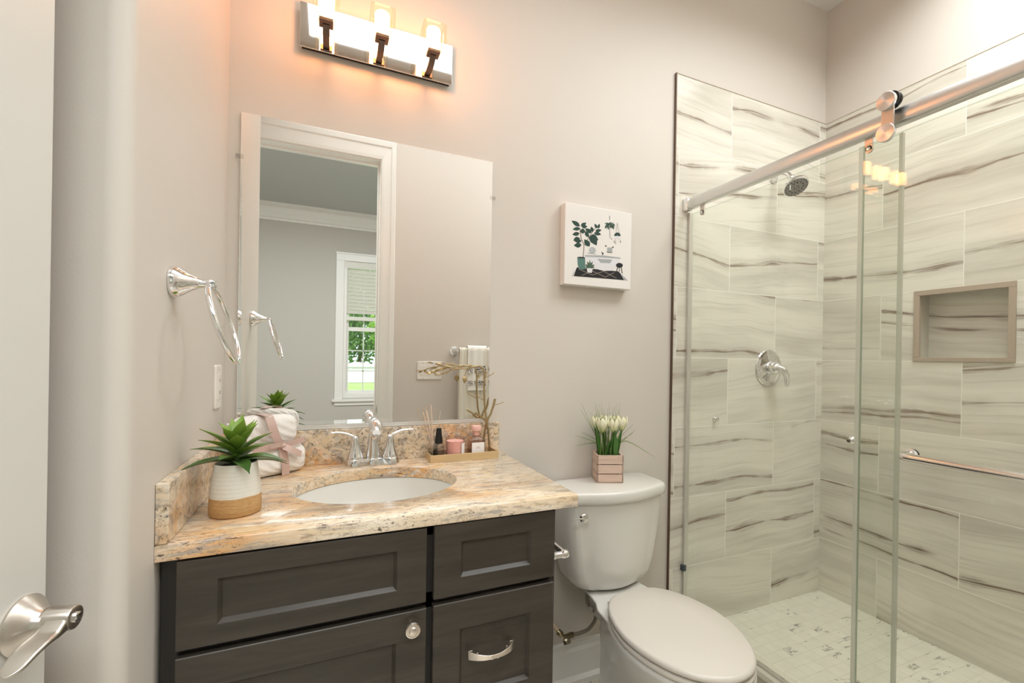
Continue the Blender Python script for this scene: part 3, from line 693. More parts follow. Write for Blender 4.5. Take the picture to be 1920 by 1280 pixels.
# ---- canvas picture
PX0, PX1, PZ0, PZ1, PY = 1.072, 1.374, 1.487, 1.794, -.040
cp = thing('canvas_picture', ((PX0+PX1)/2, 0, (PZ0+PZ1)/2), 'small square canvas print of plants around a bathtub on the wall', 'picture')
CANV = M('white_canvas', lin(236, 231, 225), .65)
b = new(); box(b, PX0, PX1, PY, -.0005, PZ0, PZ1); obj('canvas', b, CANV, cp, bevel=.0025, seg=3)
AM = [M('ink_dark_green', lin(38, 66, 56), .7), M('ink_teal', lin(88, 124, 116), .7), M('ink_black', lin(26, 24, 28), .7), M('ink_pale_grey', lin(226, 224, 226), .7), M('ink_mid_green', lin(72, 96, 76), .7), M('ink_grey', lin(168, 172, 172), .7), M('ink_brown', lin(134, 120, 110), .7)]
b = new(); lay = [0]
def cv(u, v):
    s = (u-238)/804; vt = 127+113*s; vb = 1118+47*s; tt = (v-vt)/(vb-vt)
    return (PX0+s*(PX1-PX0), PZ1-tt*(PZ1-PZ0))
def shp(pts, mi):
    lay[0] += 1; y = PY-.0003-lay[0]*2e-6
    flat(b, [(cv(u, v)[0], y, cv(u, v)[1]) for u, v in pts], mi)
def leaf2(u0, v0, u1, v1, w, mi=0):
    du, dv_ = u1-u0, v1-v0; L = math.hypot(du, dv_); nx, ny = -dv_/L, du/L; P = []
    for i in range(9): s = i/8; k = math.sin(PI*s**.85)*w; P.append((u0+du*s+nx*k, v0+dv_*s+ny*k))
    for i in range(7, 0, -1): s = i/8; k = math.sin(PI*s**.85)*w; P.append((u0+du*s-nx*k, v0+dv_*s-ny*k))
    shp(P, mi)
def stroke(P, w, mi):
    for (u0, v0), (u1, v1) in zip(P, P[1:]):
        L = math.hypot(u1-u0, v1-v0)+1e-6; nx, ny = -(v1-v0)/L*w, (u1-u0)/L*w
        shp([(u0+nx, v0+ny), (u1+nx, v1+ny), (u1-nx, v1-ny), (u0-nx, v0-ny)], mi)
def ell(u, v, a_, c_, mi, k=14): shp([(u+a_*math.cos(2*PI*i/k), v+c_*math.sin(2*PI*i/k)) for i in range(k)], mi)
shp([(385, 912), (880, 945), (1000, 1052), (325, 1020)], 2)
for k in range(3): stroke([(372-18*k, 925), (330-6*k+14, 1018)], 3, 3); stroke([(905+12*k, 960), (960+14*k, 1048)], 3, 3)
stroke([(400, 930), (560, 1000), (700, 950), (860, 1030)], 4, 6); stroke([(440, 1010), (560, 950), (720, 1020), (830, 960)], 4, 6)
shp([(470, 765), (905, 785), (890, 830), (850, 905), (790, 940), (700, 945), (610, 925), (560, 880), (520, 830), (490, 795)], 3)
shp([(470, 762), (700, 758), (905, 778), (908, 792), (700, 785), (478, 780)], 5)
shp([(620, 800), (800, 805), (780, 850), (660, 850)], 5)
shp([(383, 788), (475, 795), (480, 930), (455, 938), (405, 930), (390, 880)], 1); ell(430, 793, 46, 9, 2)
stroke([(452, 785), (460, 640), (425, 560), (408, 440)], 5, 6); stroke([(460, 640), (520, 540), (560, 470), (600, 420)], 4, 6)
for q in ((408, 415, 312, 350, 26), (420, 415, 482, 368, 22), (412, 440, 325, 455, 22), (430, 425, 496, 412, 20), (405, 500, 322, 520, 24), (470, 470, 408, 475, 30), (545, 490, 470, 440, 26), (515, 545, 465, 470, 22), (410, 560, 335, 590, 30), (430, 640, 342, 650, 30), (525, 655, 462, 570, 32), (515, 550, 628, 570, 55), (540, 520, 610, 640, 40), (575, 490, 662, 505, 22), (590, 468, 665, 450, 20), (560, 480, 540, 412, 20), (612, 432, 580, 378, 16), (625, 435, 638, 375, 15), (430, 590, 350, 600, 24)): leaf2(*q)
ell(558, 700, 42, 40, 5); stroke([(505, 735), (605, 745)], 4, 5)
for k in range(4): stroke([(525+k*20, 665), (530+k*18, 725)], 2, 3)
shp([(495, 915), (568, 920), (556, 975), (505, 970)], 3)
for k in range(11):
    q = PI*(k/10)+PI; leaf2(532, 915, 532+62*math.cos(q), 905+92*math.sin(q)*(.7+.3*(k % 2)), 9, 4)
ell(893, 872, 44, 30, 2); stroke([(870, 895), (856, 962)], 5, 2); stroke([(915, 895), (930, 968)], 5, 2); stroke([(892, 898), (893, 950)], 4, 2)
stroke([(672, 715), (684, 755)], 4, 2); stroke([(690, 725), (684, 745)], 6, 2)
shp([(740, 660), (802, 660), (800, 725), (735, 718)], 5); ell(720, 642, 10, 9, 2); ell(808, 655, 10, 9, 2); stroke([(735, 716), (800, 722)], 6, 6)
stroke([(760, 275), (762, 330)], 3, 2)
rnd = random.Random(4)
for k in range(22):
    q = rnd.uniform(-.2, PI+.2)+PI; r_ = rnd.uniform(40, 78); leaf2(762, 392, 762+r_*math.cos(q), 395+r_*.8*math.sin(q)+(25 if k % 3 == 0 else 0), 9, 4 if k % 2 else 0)
for k in range(6): leaf2(720+16*k, 395, 705+22*k, 430+rnd.uniform(0, 22), 8, 0)
stroke([(762, 430), (772, 545)], 3, 6); stroke([(856, 360), (845, 470)], 2, 6); stroke([(856, 360), (885, 480)], 2, 6)
shp([(835, 515), (886, 520), (876, 552), (842, 548)], 3)
for k in range(12): q = PI+PI*k/11; leaf2(861, 510, 861+44*math.cos(q), 512+42*math.sin(q), 9, 0)
stroke([(820, 575), (824, 600)], 3, 2); stroke([(905, 575), (897, 600)], 3, 2); stroke([(838, 590), (841, 615)], 3, 2); stroke([(838, 550), (840, 600)], 1.5, 6); stroke([(884, 550), (897, 585)], 1.5, 6); ell(788, 553, 6, 5, 2)
obj('printed_artwork', b, AM, cp)

# ---- towel ring on the left wall
tr = thing('towel_ring', (0, -.497, 1.340), 'chrome towel ring mounted on the left wall above the counter', 'towel ring')
b = new(); o_ = (0.0005, -.497, 1.340)
lathe(b, [(.0325, 0), (.0330, .004), (.0300, .012), (.0240, .020), (.0165, .030), (.0115, .040), (.0085, .048), (.0085, .054)], o_, (1, 0, 0), 40, sx=.92, sy=1.0)
obj('wall_mount', b, CHROME, tr, smooth=40)
b = new(); lathe(b, [(.002, 0), (.0085, .002), (.0098, .008), (.0098, .012), (.0085, .018), (.002, .020)], (.062, -.507, 1.338), (0, 1, 0), 24); obj('pivot', b, CHROME, tr, smooth=50)
b = new(); tl = math.radians(17); rr_ = .076; cz_ = Vector((.062, -.497, 1.334))+Vector((math.sin(tl), 0, -math.cos(tl)))*rr_
P = [cz_+Vector((0, 1, 0))*rr_*math.cos(2*PI*i/64)+Vector((math.sin(tl), 0, -math.cos(tl)))*rr_*math.sin(2*PI*i/64) for i in range(64)]
tube(b, P, .0052, 14, closed=True); obj('ring', b, CHROME, tr, smooth=60)

# ---- outlet on the left wall
ol = thing('wall_outlet', (0, -.100, 1.116), 'white outlet plate on the left wall beside the mirror', 'outlet')
b = new(); r_ = rrect(-.135, -.065, 1.058, 1.174, .006)
loft(b, [[(.0003, y, z) for y, z in r_], [(.004, y, z) for y, z in r_], [(.006, -.1+(y+.1)*.93, 1.116+(z-1.116)*.96) for y, z in r_]]); obj('cover_plate', b, PLAST, ol, smooth=30)
b = new(); box(b, .0055, .0085, -.1165, -.0835, 1.083, 1.149); rc = obj('receptacle', b, PLAST, ol, bevel=.001)
for z in (1.100, 1.132):
    for y in (-.1068, -.0938): b = new(); box(b, .0084, .0088, y-.0007, y+.0007, z-.004, z+.005); obj('slot', b, DARK, rc)
for z in (1.162, 1.070): b = new(); lathe(b, [(.003, 0), (.0025, .001)], (.0055, -.1, z), (1, 0, 0), 10); obj('screw', b, SATIN, ol)

# ---- potted succulent
px0, py0 = .097, -.424
ps = thing('potted_succulent', (px0, py0, H), 'green spiky artificial succulent in a white and tan ceramic pot', 'potted plant')
def potmat():
    m = M('two_tone_pot', lin(230, 226, 214), .35); t = NT(m); sp = t.n('SeparateXYZ', i0=t.n('TexCoord').outputs['Object']); z = sp.outputs[2]
    edge = t.math('ADD', z, t.math('MULTIPLY', t.math('SUBTRACT', t.noise(t.coord(), 40, 2), .5), .003))
    up = t.math('GREATER_THAN', edge, .040)
    sp_ = t.ramp(t.noise(t.coord(), 420, 2), [(.62, 0.0), (.68, 1.0)])
    wht = t.mix(t.math('MULTIPLY', sp_, .25), lin(232, 229, 218), lin(170, 150, 120)); tan = t.mix(t.ramp(t.noise(t.coord((1, 1, 6)), 90, 4), [(.35, 0.0), (.7, 1.0)]), lin(206, 166, 112), lin(182, 140, 90))
    t.to(t.mix(up, tan, wht), 'Base Color'); t.to(t.n('MapRange', i0=up, i3=.8, i4=.25).outputs[0], 'Roughness')
    w_ = t.n('TexWave', Vector=t.coord(), Scale=38.0, Distortion=.8); w_.bands_direction = 'Z'; t.bump(w_.outputs['Fac'], .16, .001); return m
b = new(); lathe(b, [(.030, 0), (.0455, .0005), (.0475, .003), (.0478, .02), (.0470, .045), (.0445, .070), (.0410, .092), (.0392, .104), (.0378, .107), (.0360, .105), (.0365, .098), (.004, .097)], (px0, py0, H+.0003), (0, 0, 1), 56); obj('pot', b, potmat(), ps, smooth=50)
b = new(); lathe(b, [(.0355, .0975), (.0355, .099), (.002, .1)], (px0, py0, H), (0, 0, 1), 24); obj('soil', b, SOIL, ps)
def leafy():
    m = M('succulent_leaf', lin(74, 112, 44), .4); t = NT(m)
    g = t.n('SeparateXYZ', i0=t.n('TexCoord').outputs['Object']).outputs[2]
    t.to(t.mix(t.n('MapRange', i0=g, i1=.10, i2=.185).outputs[0], lin(48, 84, 34), lin(134, 168, 62)), 'Base Color'); return m
LF = leafy(); rnd = random.Random(11)
def fleshy(b, org, az, el, L, w, th, curl, tw=0):
    n_ = 10; p = Vector(org); e = el; rings = []
    side = Vector((-math.sin(az), math.cos(az), 0))
    for i in range(n_+1):
        s = i/n_; d = Vector((math.cos(az)*math.cos(e), math.sin(az)*math.cos(e), math.sin(e))); up = side.cross(d)*-1
        ww = w*(math.sin(PI*min(1, s*.84+.14))**.9)*(1-s**4)+.0004; tt = th*(1-s*.75)
        rings.append([p+side*ww-up*0+up*ww*.35, p+up*tt*-.2, p-side*ww+up*ww*.35, p-up*tt])
        p = p+d*(L/n_); e += curl/n_
    loft(b, rings)
b = new(); tube(b, [(px0, py0, H+.095), (px0, py0, H+.150)], [.009, .006], 10)
ga = 2.39996
for k in range(25):
    s = k/24; az = k*ga+.3; el = math.radians(10+60*s**1.5); L = .100-.040*s; zz = H+.105+.046*s
    fleshy(b, (px0+.004*math.cos(az), py0+.004*math.sin(az), zz), az, el+rnd.uniform(-.10, .10), L*rnd.uniform(.85, 1.08), .0145-.001*s, .0032, -.10-.55*(1-s)*rnd.uniform(.3, 1.2))
obj('leaves', b, LF, ps, smooth=60)

# ---- rolled towels tied with ribbon in the counter corner
def wafflemat():
    m = M('white_waffle_towel', lin(246, 240, 233), .9); m.node_tree.nodes['Principled BSDF'].inputs['Sheen Weight'].default_value = .3; t = NT(m)
    v = t.n('TexWave', Vector=t.coord((1, 1, 1), (0, .6, .5)), Scale=26.0, Distortion=1.2); t.bump(t.math('ADD', v.outputs['Fac'], t.noise(t.coord(), 240, 3)), .55, .003); return m
TW = wafflemat()
ta = math.radians(33); td = Vector((math.cos(ta), math.sin(ta), 0)); tn = Vector((-math.sin(ta), math.cos(ta), 0))
def towel_roll(name, c, L, dd, hh, z0, label, lean, seed, ex=3.2):
    # c = ground-plan centre of the roll; length L along td, depth dd, height hh
    t0 = thing(name, (c[0], c[1], z0), label, 'towel'); b = new(); rings = []; N = 40; n_ = 26
    for i in range(n_+1):
        s = -1+2*i/n_; e = abs(s)**7; k = math.sqrt(max(0, 1-e*.55))
        ring = []
        for j in range(N):
            q = 2*PI*j/N; cx_, sz = math.cos(q), math.sin(q)
            r = (abs(cx_)**ex+abs(sz)**ex)**(-1/ex)
            u = r*cx_*dd/2*k; w_ = hh/2+r*sz*hh/2*(k if sz > 0 else (k+1)/2)
            p = Vector((c[0], c[1], z0))+td*(s*L/2)+tn*(u+lean*w_)+Vector((0, 0, w_))
            nz = noise.noise(p*26+Vector((seed, 0, 0)))*.0035
            p += (tn*cx_+Vector((0, 0, sz if w_ > .01 else 0)))*nz
            ring.append(p)
        rings.append(ring)
    loft(b, rings); obj('rolled_cloth', b, TW, t0, smooth=70)
    # folded edges showing at the end of the roll
    b = new()
    for k in range(4):
        zz = hh*(.25+.17*k); P = [Vector((c[0], c[1], z0+zz+.002*math.sin(k+j)))+td*(-L/2-.002+.0015*math.cos(j))+tn*(dd*(-.36+.72*j/10)+lean*zz) for j in range(11)]
        tube(b, P, .0032, 8)
    obj('folded_edge', b, TW, t0, smooth=60)
    return t0
c1 = Vector((.128, -.098, 0)); c2 = Vector((.112, -.092, 0))
towel_roll('rolled_towel', (c1.x, c1.y), .172, .074, .083, H+.0004, 'lower white waffle towel of the tied pair in the counter corner', .0, 1)
towel_roll('rolled_towel', (c2.x, c2.y), .158, .070, .082, H+.0845, 'upper white waffle towel of the tied pair, below the mirror', .0, 7)
RB = M('dusty_pink_ribbon', lin(206, 176, 164), .45)
rb = thing('ribbon', (c1.x, c1.y, H), 'dusty pink satin ribbon knotted around the two rolled towels', 'ribbon')
def strip(b, P, W, nrm, th=.0012):
    P = spline(P, 5) if len(P) > 2 else [Vector(p) for p in P]; rings = []
    for i, p in enumerate(P):
        d = (P[min(i+1, len(P)-1)]-P[max(i-1, 0)]).normalized(); n__ = Vector(nrm); n__ = (n__-d*n__.dot(d)).normalized(); w_ = d.cross(n__)*(W/2)
        rings.append([p+w_, p+w_+n__*th, p-w_+n__*th, p-w_])
    loft(b, rings)
def TP(s, u, z): return Vector((c1.x, c1.y, H))+td*s+tn*u+Vector((0, 0, z))
b = new(); strip(b, [TP(.022, -.0395, .001), TP(.021, -.0405, .03), TP(.014, -.0405, .062), TP(.012, -.036, .083)], .021, -tn)
strip(b, [TP(.012, -.036, .083), TP(-.004, -.041, .105), TP(-.016, -.0405, .140), TP(-.021, -.032, .1655)], .022, -tn)
strip(b, [TP(-.021, -.034, .1680), TP(-.024, .0, .1710), TP(-.026, .034, .1680)], .022, (0, 0, 1))
strip(b, [TP(.012, -.034, .084), TP(.045, -.038, .088), TP(.080, -.030, .092)], .016, -tn)
strip(b, [TP(.010, -.034, .084), TP(-.025, -.038, .085), TP(-.065, -.036, .084)], .018, -tn)
obj('band', b, RB, rb, smooth=60)
b = new(); lathe(b, [(.002, -.008), (.007, -.005), (.008, 0), (.007, .005), (.002, .008)], TP(.012, -.041, .084), td, 16); obj('knot', b, RB, rb, smooth=60)
b = new(); strip(b, [TP(.013, -.044, .082), TP(.030, -.052, .072), TP(.050, -.050, .060), TP(.062, -.046, .053)], .018, -tn-Vector((0, 0, -.4))); obj('tail', b, RB, rb, smooth=60)
b = new(); strip(b, [TP(.010, -.044, .086), TP(-.006, -.052, .090), TP(-.026, -.049, .088)], .012, -tn); obj('tail', b, RB, rb, smooth=60)

# ---- gold tray and what stands on it
TX0, TX1, TY0, TY1 = .570, .797, -.112, -.026; TZ = H+.0003
tray = thing('tray', ((TX0+TX1)/2, (TY0+TY1)/2, H), 'rectangular champagne gold tray at the right end of the counter', 'tray')
GOLD = M('champagne_gold', lin(222, 196, 152), .42, .55)
b = new(); box(b, TX0, TX1, TY0, TY1, TZ, TZ+.003)
for q in ((TX0, TX1, TY0, TY0+.004), (TX0, TX1, TY1-.004, TY1), (TX0, TX0+.004, TY0+.004, TY1-.004), (TX1-.004, TX1, TY0+.004, TY1-.004)): box(b, *q, TZ+.003, TZ+.0235)
obj('tray_body', b, GOLD, tray, bevel=.0006)
b = new(); box(b, TX0+.004, TX1-.004, TY0+.004, TY1-.004, TZ+.003, TZ+.0042); obj('mirror_base', b, M('rose_mirror_base', lin(232, 200, 190), .08, 1), tray)
T0 = TZ+.0044
def bottle(name, x, y, prof, mat, label, cat, seg=32, sx=1, sy=1, liquid=None, part='glass_body'):
    t0 = thing(name, (x, y, T0), label, cat); b = new(); lathe(b, prof, (x, y, T0), (0, 0, 1), seg, sx=sx, sy=sy); obj(part, b, mat, t0, smooth=40)
    if liquid:
        b = new(); lathe(b, liquid[0], (x, y, T0), (0, 0, 1), seg, sx=sx, sy=sy); obj('liquid', b, liquid[1], t0, smooth=40)
    return t0
LIQ = glassy('pale_pink_liquid', (.98, .90, .88, 1), 1.33); LIQ2 = glassy('rose_liquid', (.97, .80, .75, 1), 1.33)
sb = bottle('spray_bottle', .603, -.078, [(.004, 0), (.0185, .0), (.0195, .003), (.0195, .042), (.016, .050), (.009, .053), (.009, .058), (.0075, .058), (.0075, .052), (.014, .048), (.0178, .041), (.0178, .003), (.004, .0025)], CLEARG,
            'small clear spray bottle with black cap and pale pink liquid on the tray', 'bottle', liquid=([(.003, .003), (.0172, .0032), (.0172, .031), (.003, .0315)], LIQ))
b = new(); lathe(b, [(.0125, .051), (.0128, .062), (.0105, .075), (.0088, .090), (.0080, .100), (.0075, .1005)], (.603, -.078, T0), (0, 0, 1), 28); obj('cap', b, BLACK, sb, smooth=40)
b = new(); box(b, .592, .617, -.0985, -.0978, T0+.006, T0+.013); obj('print', b, M('label_print', lin(150, 110, 110), .6), sb)
CP = M('pink_candle_wax', lin(244, 196, 186), .45)
cd = bottle('candle', .658, -.074, [(.004, 0), (.0300, 0), (.0312, .003), (.0312, .066), (.0302, .068), (.0292, .066), (.0292, .004), (.004, .003)], PINKG, 'pink wax candle in a glass jar in the middle of the tray', 'candle', part='glass_jar')
b = new(); lathe(b, [(.003, .0042), (.0288, .0044), (.0288, .056), (.024, .0545), (.003, .0540)], (.658, -.074, T0), (0, 0, 1), 32); obj('wax', b, CP, cd, smooth=50)
b = new(); tube(b, [(.658, -.074, T0+.0535), (.6585, -.074, T0+.063)], .0010, 6); obj('wick', b, M('wick', lin(240, 232, 220), .8), cd)
def arc_label(b, x, y, r, a0, a1, z0, z1, th=.0004, n=12):
    P = [(math.radians(a0+(a1-a0)*i/n)) for i in range(n+1)]
    loft(b, [[(x+(r)*math.cos(q), y+r*math.sin(q), z0), (x+(r+th)*math.cos(q), y+(r+th)*math.sin(q), z0), (x+(r+th)*math.cos(q), y+(r+th)*math.sin(q), z1), (x+r*math.cos(q), y+r*math.sin(q), z1)] for q in P])
LAB = M('white_paper_label', lin(246, 240, 236), .6)
b = new(); arc_label(b, .658, -.074, .0313, -62, -10, T0+.014, T0+.050); obj('label', b, LAB, cd)
# square shouldered pink bottle
bt = thing('diffuser_bottle', (.731, -.072, T0), 'pink square bottle with white label and round stopper on the tray', 'bottle')
def sq(h, z, r=.006): return [(.731+x, -.072+y, T0+z) for x, y in rrect(-h, h, -h*.86, h*.86, min(r, h*.8), 5)]
b = new(); loft(b, [sq(.0262, 0), sq(.0275, .003), sq(.0275, .050), sq(.024, .060, .01), sq(.014, .067, .01), sq(.0115, .069, .009), sq(.0115, .082, .009), sq(.0105, .082, .009), sq(.0105, .068, .008), sq(.022, .058), sq(.0258, .050), sq(.0258, .004)], (True, True)); obj('glass_body', b, PINKG, bt, smooth=40)
b = new(); loft(b, [sq(.0250, .0045), sq(.0252, .048), sq(.0250, .0482)], (True, True)); obj('liquid', b, LIQ2, bt, smooth=40)
b = new(); lathe(b, [(.0100, .070), (.0102, .0845), (.0155, .0855), (.0165, .089), (.0165, .099), (.0150, .102), (.004, .103)], (.731, -.072, T0), (0, 0, 1), 32); obj('stopper', b, M('pink_stopper', lin(238, 188, 176), .35), bt, smooth=40)
b = new(); box(b, .731-.0215, .731+.0215, -.072-.0244, -.072-.0239, T0+.007, T0+.049); obj('label', b, LAB, bt)
b = new(); INK = M('faint_label_ink', lin(196, 176, 170), .7)
box(b, .731-.006, .731+.006, -.0968, -.0964, T0+.0335, T0+.0350); box(b, .731-.007, .731+.007, -.0968, -.0964, T0+.0300, T0+.0312); box(b, .731-.012, .731+.012, -.0968, -.0964, T0+.0115, T0+.0122); obj('label_print', b, INK, bt)
# clear reed diffuser behind the spray bottle
rd = bottle('reed_diffuser', .590, -.048, [(.004, 0), (.0165, 0), (.0175, .003), (.0175, .044), (.014, .052), (.0085, .057), (.0085, .070), (.0070, .070), (.0070, .056), (.0125, .050), (.0160, .043), (.0160, .004), (.004, .003)], CLEARG, 'clear glass reed diffuser with pale sticks behind the spray bottle', 'diffuser')
REED = M('pale_reed', lin(232, 206, 180), .7)
for (dx, dy, tx, ty, L) in ((-.002, 0, -.034, -.010, .152), (.001, .001, -.024, .004, .158), (.002, 0, -.010, -.006, .160), (-.001, .002, -.004, .010, .172), (.0, -.002, -.018, .012, .150)):
    b = new(); tube(b, [(.590-tx*.25+dx, -.048-ty*.25+dy, T0+.006), (.590+tx+dx, -.048+ty+dy, T0+L)], .0014, 8); obj('reed', b, REED, rd)
b = new(); tube(b, [(.592, -.049, T0+.01), (.612, -.054, T0+.150)], .0007, 6); lathe(b, [(.0004, -.002), (.0018, 0), (.0004, .002)], (.612, -.054, T0+.151), (0, 0, 1), 10); obj('reed', b, REED, rd, label='thin reed with a small white tip')
# gold branch jewellery tree
jt = thing('branch_ornament', (.785, -.045, T0), 'antique gold metal branch ornament with small leaves on the tray', 'ornament')
AG = M('antique_gold', lin(176, 154, 112), .38, .85)
def br(P, r0, r1, y=None):
    b = new(); P = spline(P, 5); P = [p+Vector((0, .0010*math.sin(i*1.7), .0010*math.cos(i*2.1))) for i, p in enumerate(P)]
    tube(b, P, lerps([r0, r1], len(P)), 8); return b
obj('main_stem', br([(.789, -.046, T0), (.783, -.046, .945), (.775, -.046, .985), (.767, -.048, 1.036), (.763, -.050, 1.10), (.763, -.052, 1.148), (.757, -.054, 1.166), (.742, -.056, 1.176), (.720, -.060, 1.173), (.698, -.064, 1.168), (.661, -.070, 1.167), (.632, -.074, 1.160), (.607, -.078, 1.149), (.588, -.080, 1.148)], .0036, .0020), AG, jt, smooth=60)
for i, (P, r0, r1) in enumerate((
    ([(.767, -.036, T0), (.770, -.040, .939), (.777, -.044, .981), (.794, -.044, 1.02), (.806, -.044, 1.062)], .0034, .0042),
    ([(.801, -.044, 1.040), (.815, -.048, 1.043), (.835, -.052, 1.050)], .0014, .0012),
    ([(.776, -.046, .983), (.751, -.052, 1.003), (.731, -.058, 1.016)], .0036, .0034),
    ([(.766, -.048, 1.057), (.746, -.052, 1.067), (.728, -.056, 1.082)], .0016, .0013),
    ([(.763, -.051, 1.136), (.780, -.054, 1.143), (.796, -.058, 1.153)], .0016, .0014),
    ([(.763, -.051, 1.130), (.772, -.048, 1.148), (.779, -.046, 1.168)], .0013, .0009),
    ([(.720, -.060, 1.173), (.690, -.066, 1.177), (.661, -.070, 1.178), (.640, -.074, 1.183), (.620, -.078, 1.180)], .0022, .0013),
    ([(.670, -.068, 1.168), (.639, -.072, 1.172), (.603, -.076, 1.167), (.575, -.080, 1.157), (.552, -.084, 1.155)], .0024, .0014),
    ([(.640, -.073, 1.163), (.622, -.078, 1.152), (.600, -.082, 1.158)], .0014, .0010),
    ([(.700, -.063, 1.168), (.694, -.058, 1.150), (.690, -.054, 1.140)], .0012, .0008))):
    obj('twig', br(P, r0, r1), AG, jt, smooth=60)
def bleaf(p, d, L, w, nrm):
    b = new(); d = Vector(d).normalized(); n__ = Vector(nrm); n__ = (n__-d*n__.dot(d)).normalized(); s_ = d.cross(n__); p = Vector(p); A = []; B = []
    for i in range(9):
        s = i/8; k = math.sin(PI*s**.8)*w; c_ = p+d*L*s+n__*math.sin(PI*s)*.002
        A.append([c_+s_*k, c_+n__*.0008, c_-s_*k, c_-n__*.0008])
    loft(b, A); return b
for p, d, L, w, nm in (((.612, -.078, 1.181), (-1, -.2, .15), .026, .006, (0, -.5, 1)), ((.650, -.072, 1.170), (-1, -.3, .25), .036, .007, (0, -.6, 1)), ((.690, -.054, 1.142), (.1, -.1, -1), .026, .009, (.3, -1, 0)),
                      ((.625, -.076, 1.166), (-1, .1, -.25), .030, .006, (0, -.6, 1)), ((.590, -.08, 1.150), (-.8, -.2, .5), .018, .004, (0, -1, .3)), ((.575, -.08, 1.156), (-.7, -.3, -.4), .018, .004, (0, -1, .3))):
    obj('metal_leaf', bleaf(p, d, L, w, nm), AG, jt, smooth=60)

# ---- toilet
TCX = 1.238
to_ = thing('toilet', (TCX, -.35, FZ), 'white two piece toilet with closed elongated lid beside the vanity', 'toilet')
def egg(hw, yb, yf, ym=None, n=64, p=2.25, cx=TCX, wb=.62):
    ym = ym if ym is not None else yb+(yf-yb)*.44; out = []
    for i in range(n):
        q = 2*PI*i/n; c_, s = math.cos(q), math.sin(q)
        if s <= 0:
            r = (abs(c_)**2.05+abs(s)**2.05)**(-1/2.05); out.append((cx+hw*r*c_, ym+(ym-yf)*r*s))
        else:
            e = 3.2; r = (abs(c_)**e+abs(s)**e)**(-1/e); yy = r*s; x = r*c_*(1-(1-wb)*abs(yy)**1.3); out.append((cx+hw*x, ym+(yb-ym)*yy))
    return out
def Z(P, z): return [(x, y, z) for x, y in P]
b = new()
loft(b, [Z(egg(.108, -.14, -.560, -.36, wb=.95), FZ+.0005), Z(egg(.110, -.14, -.562, -.36, wb=.95), FZ+.02), Z(egg(.102, -.15, -.545, -.36, wb=.95), .03), Z(egg(.098, -.15, -.540, -.37, wb=.95), .12),
         Z(egg(.105, -.15, -.575, -.40, wb=.9), .19), Z(egg(.132, -.16, -.650, -.43, wb=.85), .26), Z(egg(.162, -.18, -.712, -.46, wb=.7), .315), Z(egg(.174, -.20, -.738, -.47, wb=.62), .350), Z(egg(.175, -.205, -.740, -.47, wb=.62), .366), Z(egg(.168, -.21, -.732, -.47, wb=.62), .371)])
obj('bowl', b, PORC, to_, smooth=60)
b = new()
def deck(hw0, hw1, z): # shelf carrying the tank, flaring toward the seat
    P = [(-hw0, -.035), (-hw0, -.14), (-hw0*1.04, -.18), (-hw1*.86, -.225), (-hw1, -.27), (-hw1*1.02, -.33), (hw1*1.02, -.33), (hw1, -.27), (hw1*.86, -.225), (hw0*1.04, -.18), (hw0, -.14), (hw0, -.035)]
    return [(TCX+x, y, z) for x, y in P]
loft(b, [deck(.040, .06, .24), deck(.055, .075, .31), deck(.085, .112, .345), deck(.106, .138, .362), deck(.108, .140, .369), deck(.104, .136, .373)]); obj('tank_shelf', b, PORC, to_, smooth=60, bevel=.004)
def seat(b, hw, yb, yf, z0, z1, rnd_=.006):
    R = []
    for k, z in ((1-.012, z0), (1, z0+.004), (1, z1-rnd_), (.985, z1-rnd_*.35), (.955, z1), (.5, z1+.0025), (.05, z1+.003)):
        P = egg(hw, yb, yf, -.472, wb=.76); cx_, cy_ = TCX, -.49
        R.append([(cx_+(x-cx_)*k, cy_+(y-cy_)*k, z) for x, y in P])
    loft(b, R)
SEATM = M('toilet_seat_plastic', lin(224, 217, 206), .25)
b = new(); seat(b, .176, -.262, -.738, .3735, .3885, .004); obj('seat', b, SEATM, to_, smooth=60)
b = new(); seat(b, .177, -.256, -.737, .3940, .411, .009); obj('lid', b, SEATM, to_, smooth=60)
for s in (-1, 1): b = new(); lathe(b, [(.007, -.016), (.008, -.012), (.008, .012), (.007, .016)], (TCX+s*.075, -.262, .3815), (1, 0, 0), 20); obj('hinge', b, PLAST, to_, smooth=40)
def tank_ring(hw, yb, yf, bow, r, z):
    P = []; k = 8
    for cx_, cy_, a0 in ((hw-r, yb-r*.5, 0), (-(hw-r), yb-r*.5, 90)):
        for i in range(k+1): q = math.radians(a0+90*i/k); P.append((cx_+r*math.cos(q), cy_+.5*r*math.sin(q)))
    for cx_, a0 in ((-(hw-r), 180), (hw-r, 270)):
        for i in range(k+1): q = math.radians(a0+90*i/k); P.append((cx_+r*math.cos(q), yf+bow+r+r*math.sin(q)))
        if cx_ < 0:
            for i in range(1, 14): x = -(hw-r)+2*(hw-r)*i/14; P.append((x, yf+bow*(x/(hw-r))**2))
    # bow applied to the rounded corners already (yf+bow)
    return [(TCX+x, y, z) for x, y in P]
b = new()
loft(b, [tank_ring(.075, -.050, -.165, .010, .03, .3745), tank_ring(.115, -.045, -.185, .018, .04, .378), tank_ring(.150, -.038, -.203, .028, .05, .392), tank_ring(.172, -.034, -.212, .032, .055, .420), tank_ring(.185, -.030, -.217, .034, .055, .470), tank_ring(.196, -.026, -.222, .034, .052, .560), tank_ring(.204, -.022, -.226, .034, .050, .660), tank_ring(.206, -.022, -.228, .034, .050, .7005)])
tk = obj('tank', b, PORC, to_, smooth=60)
b = new()
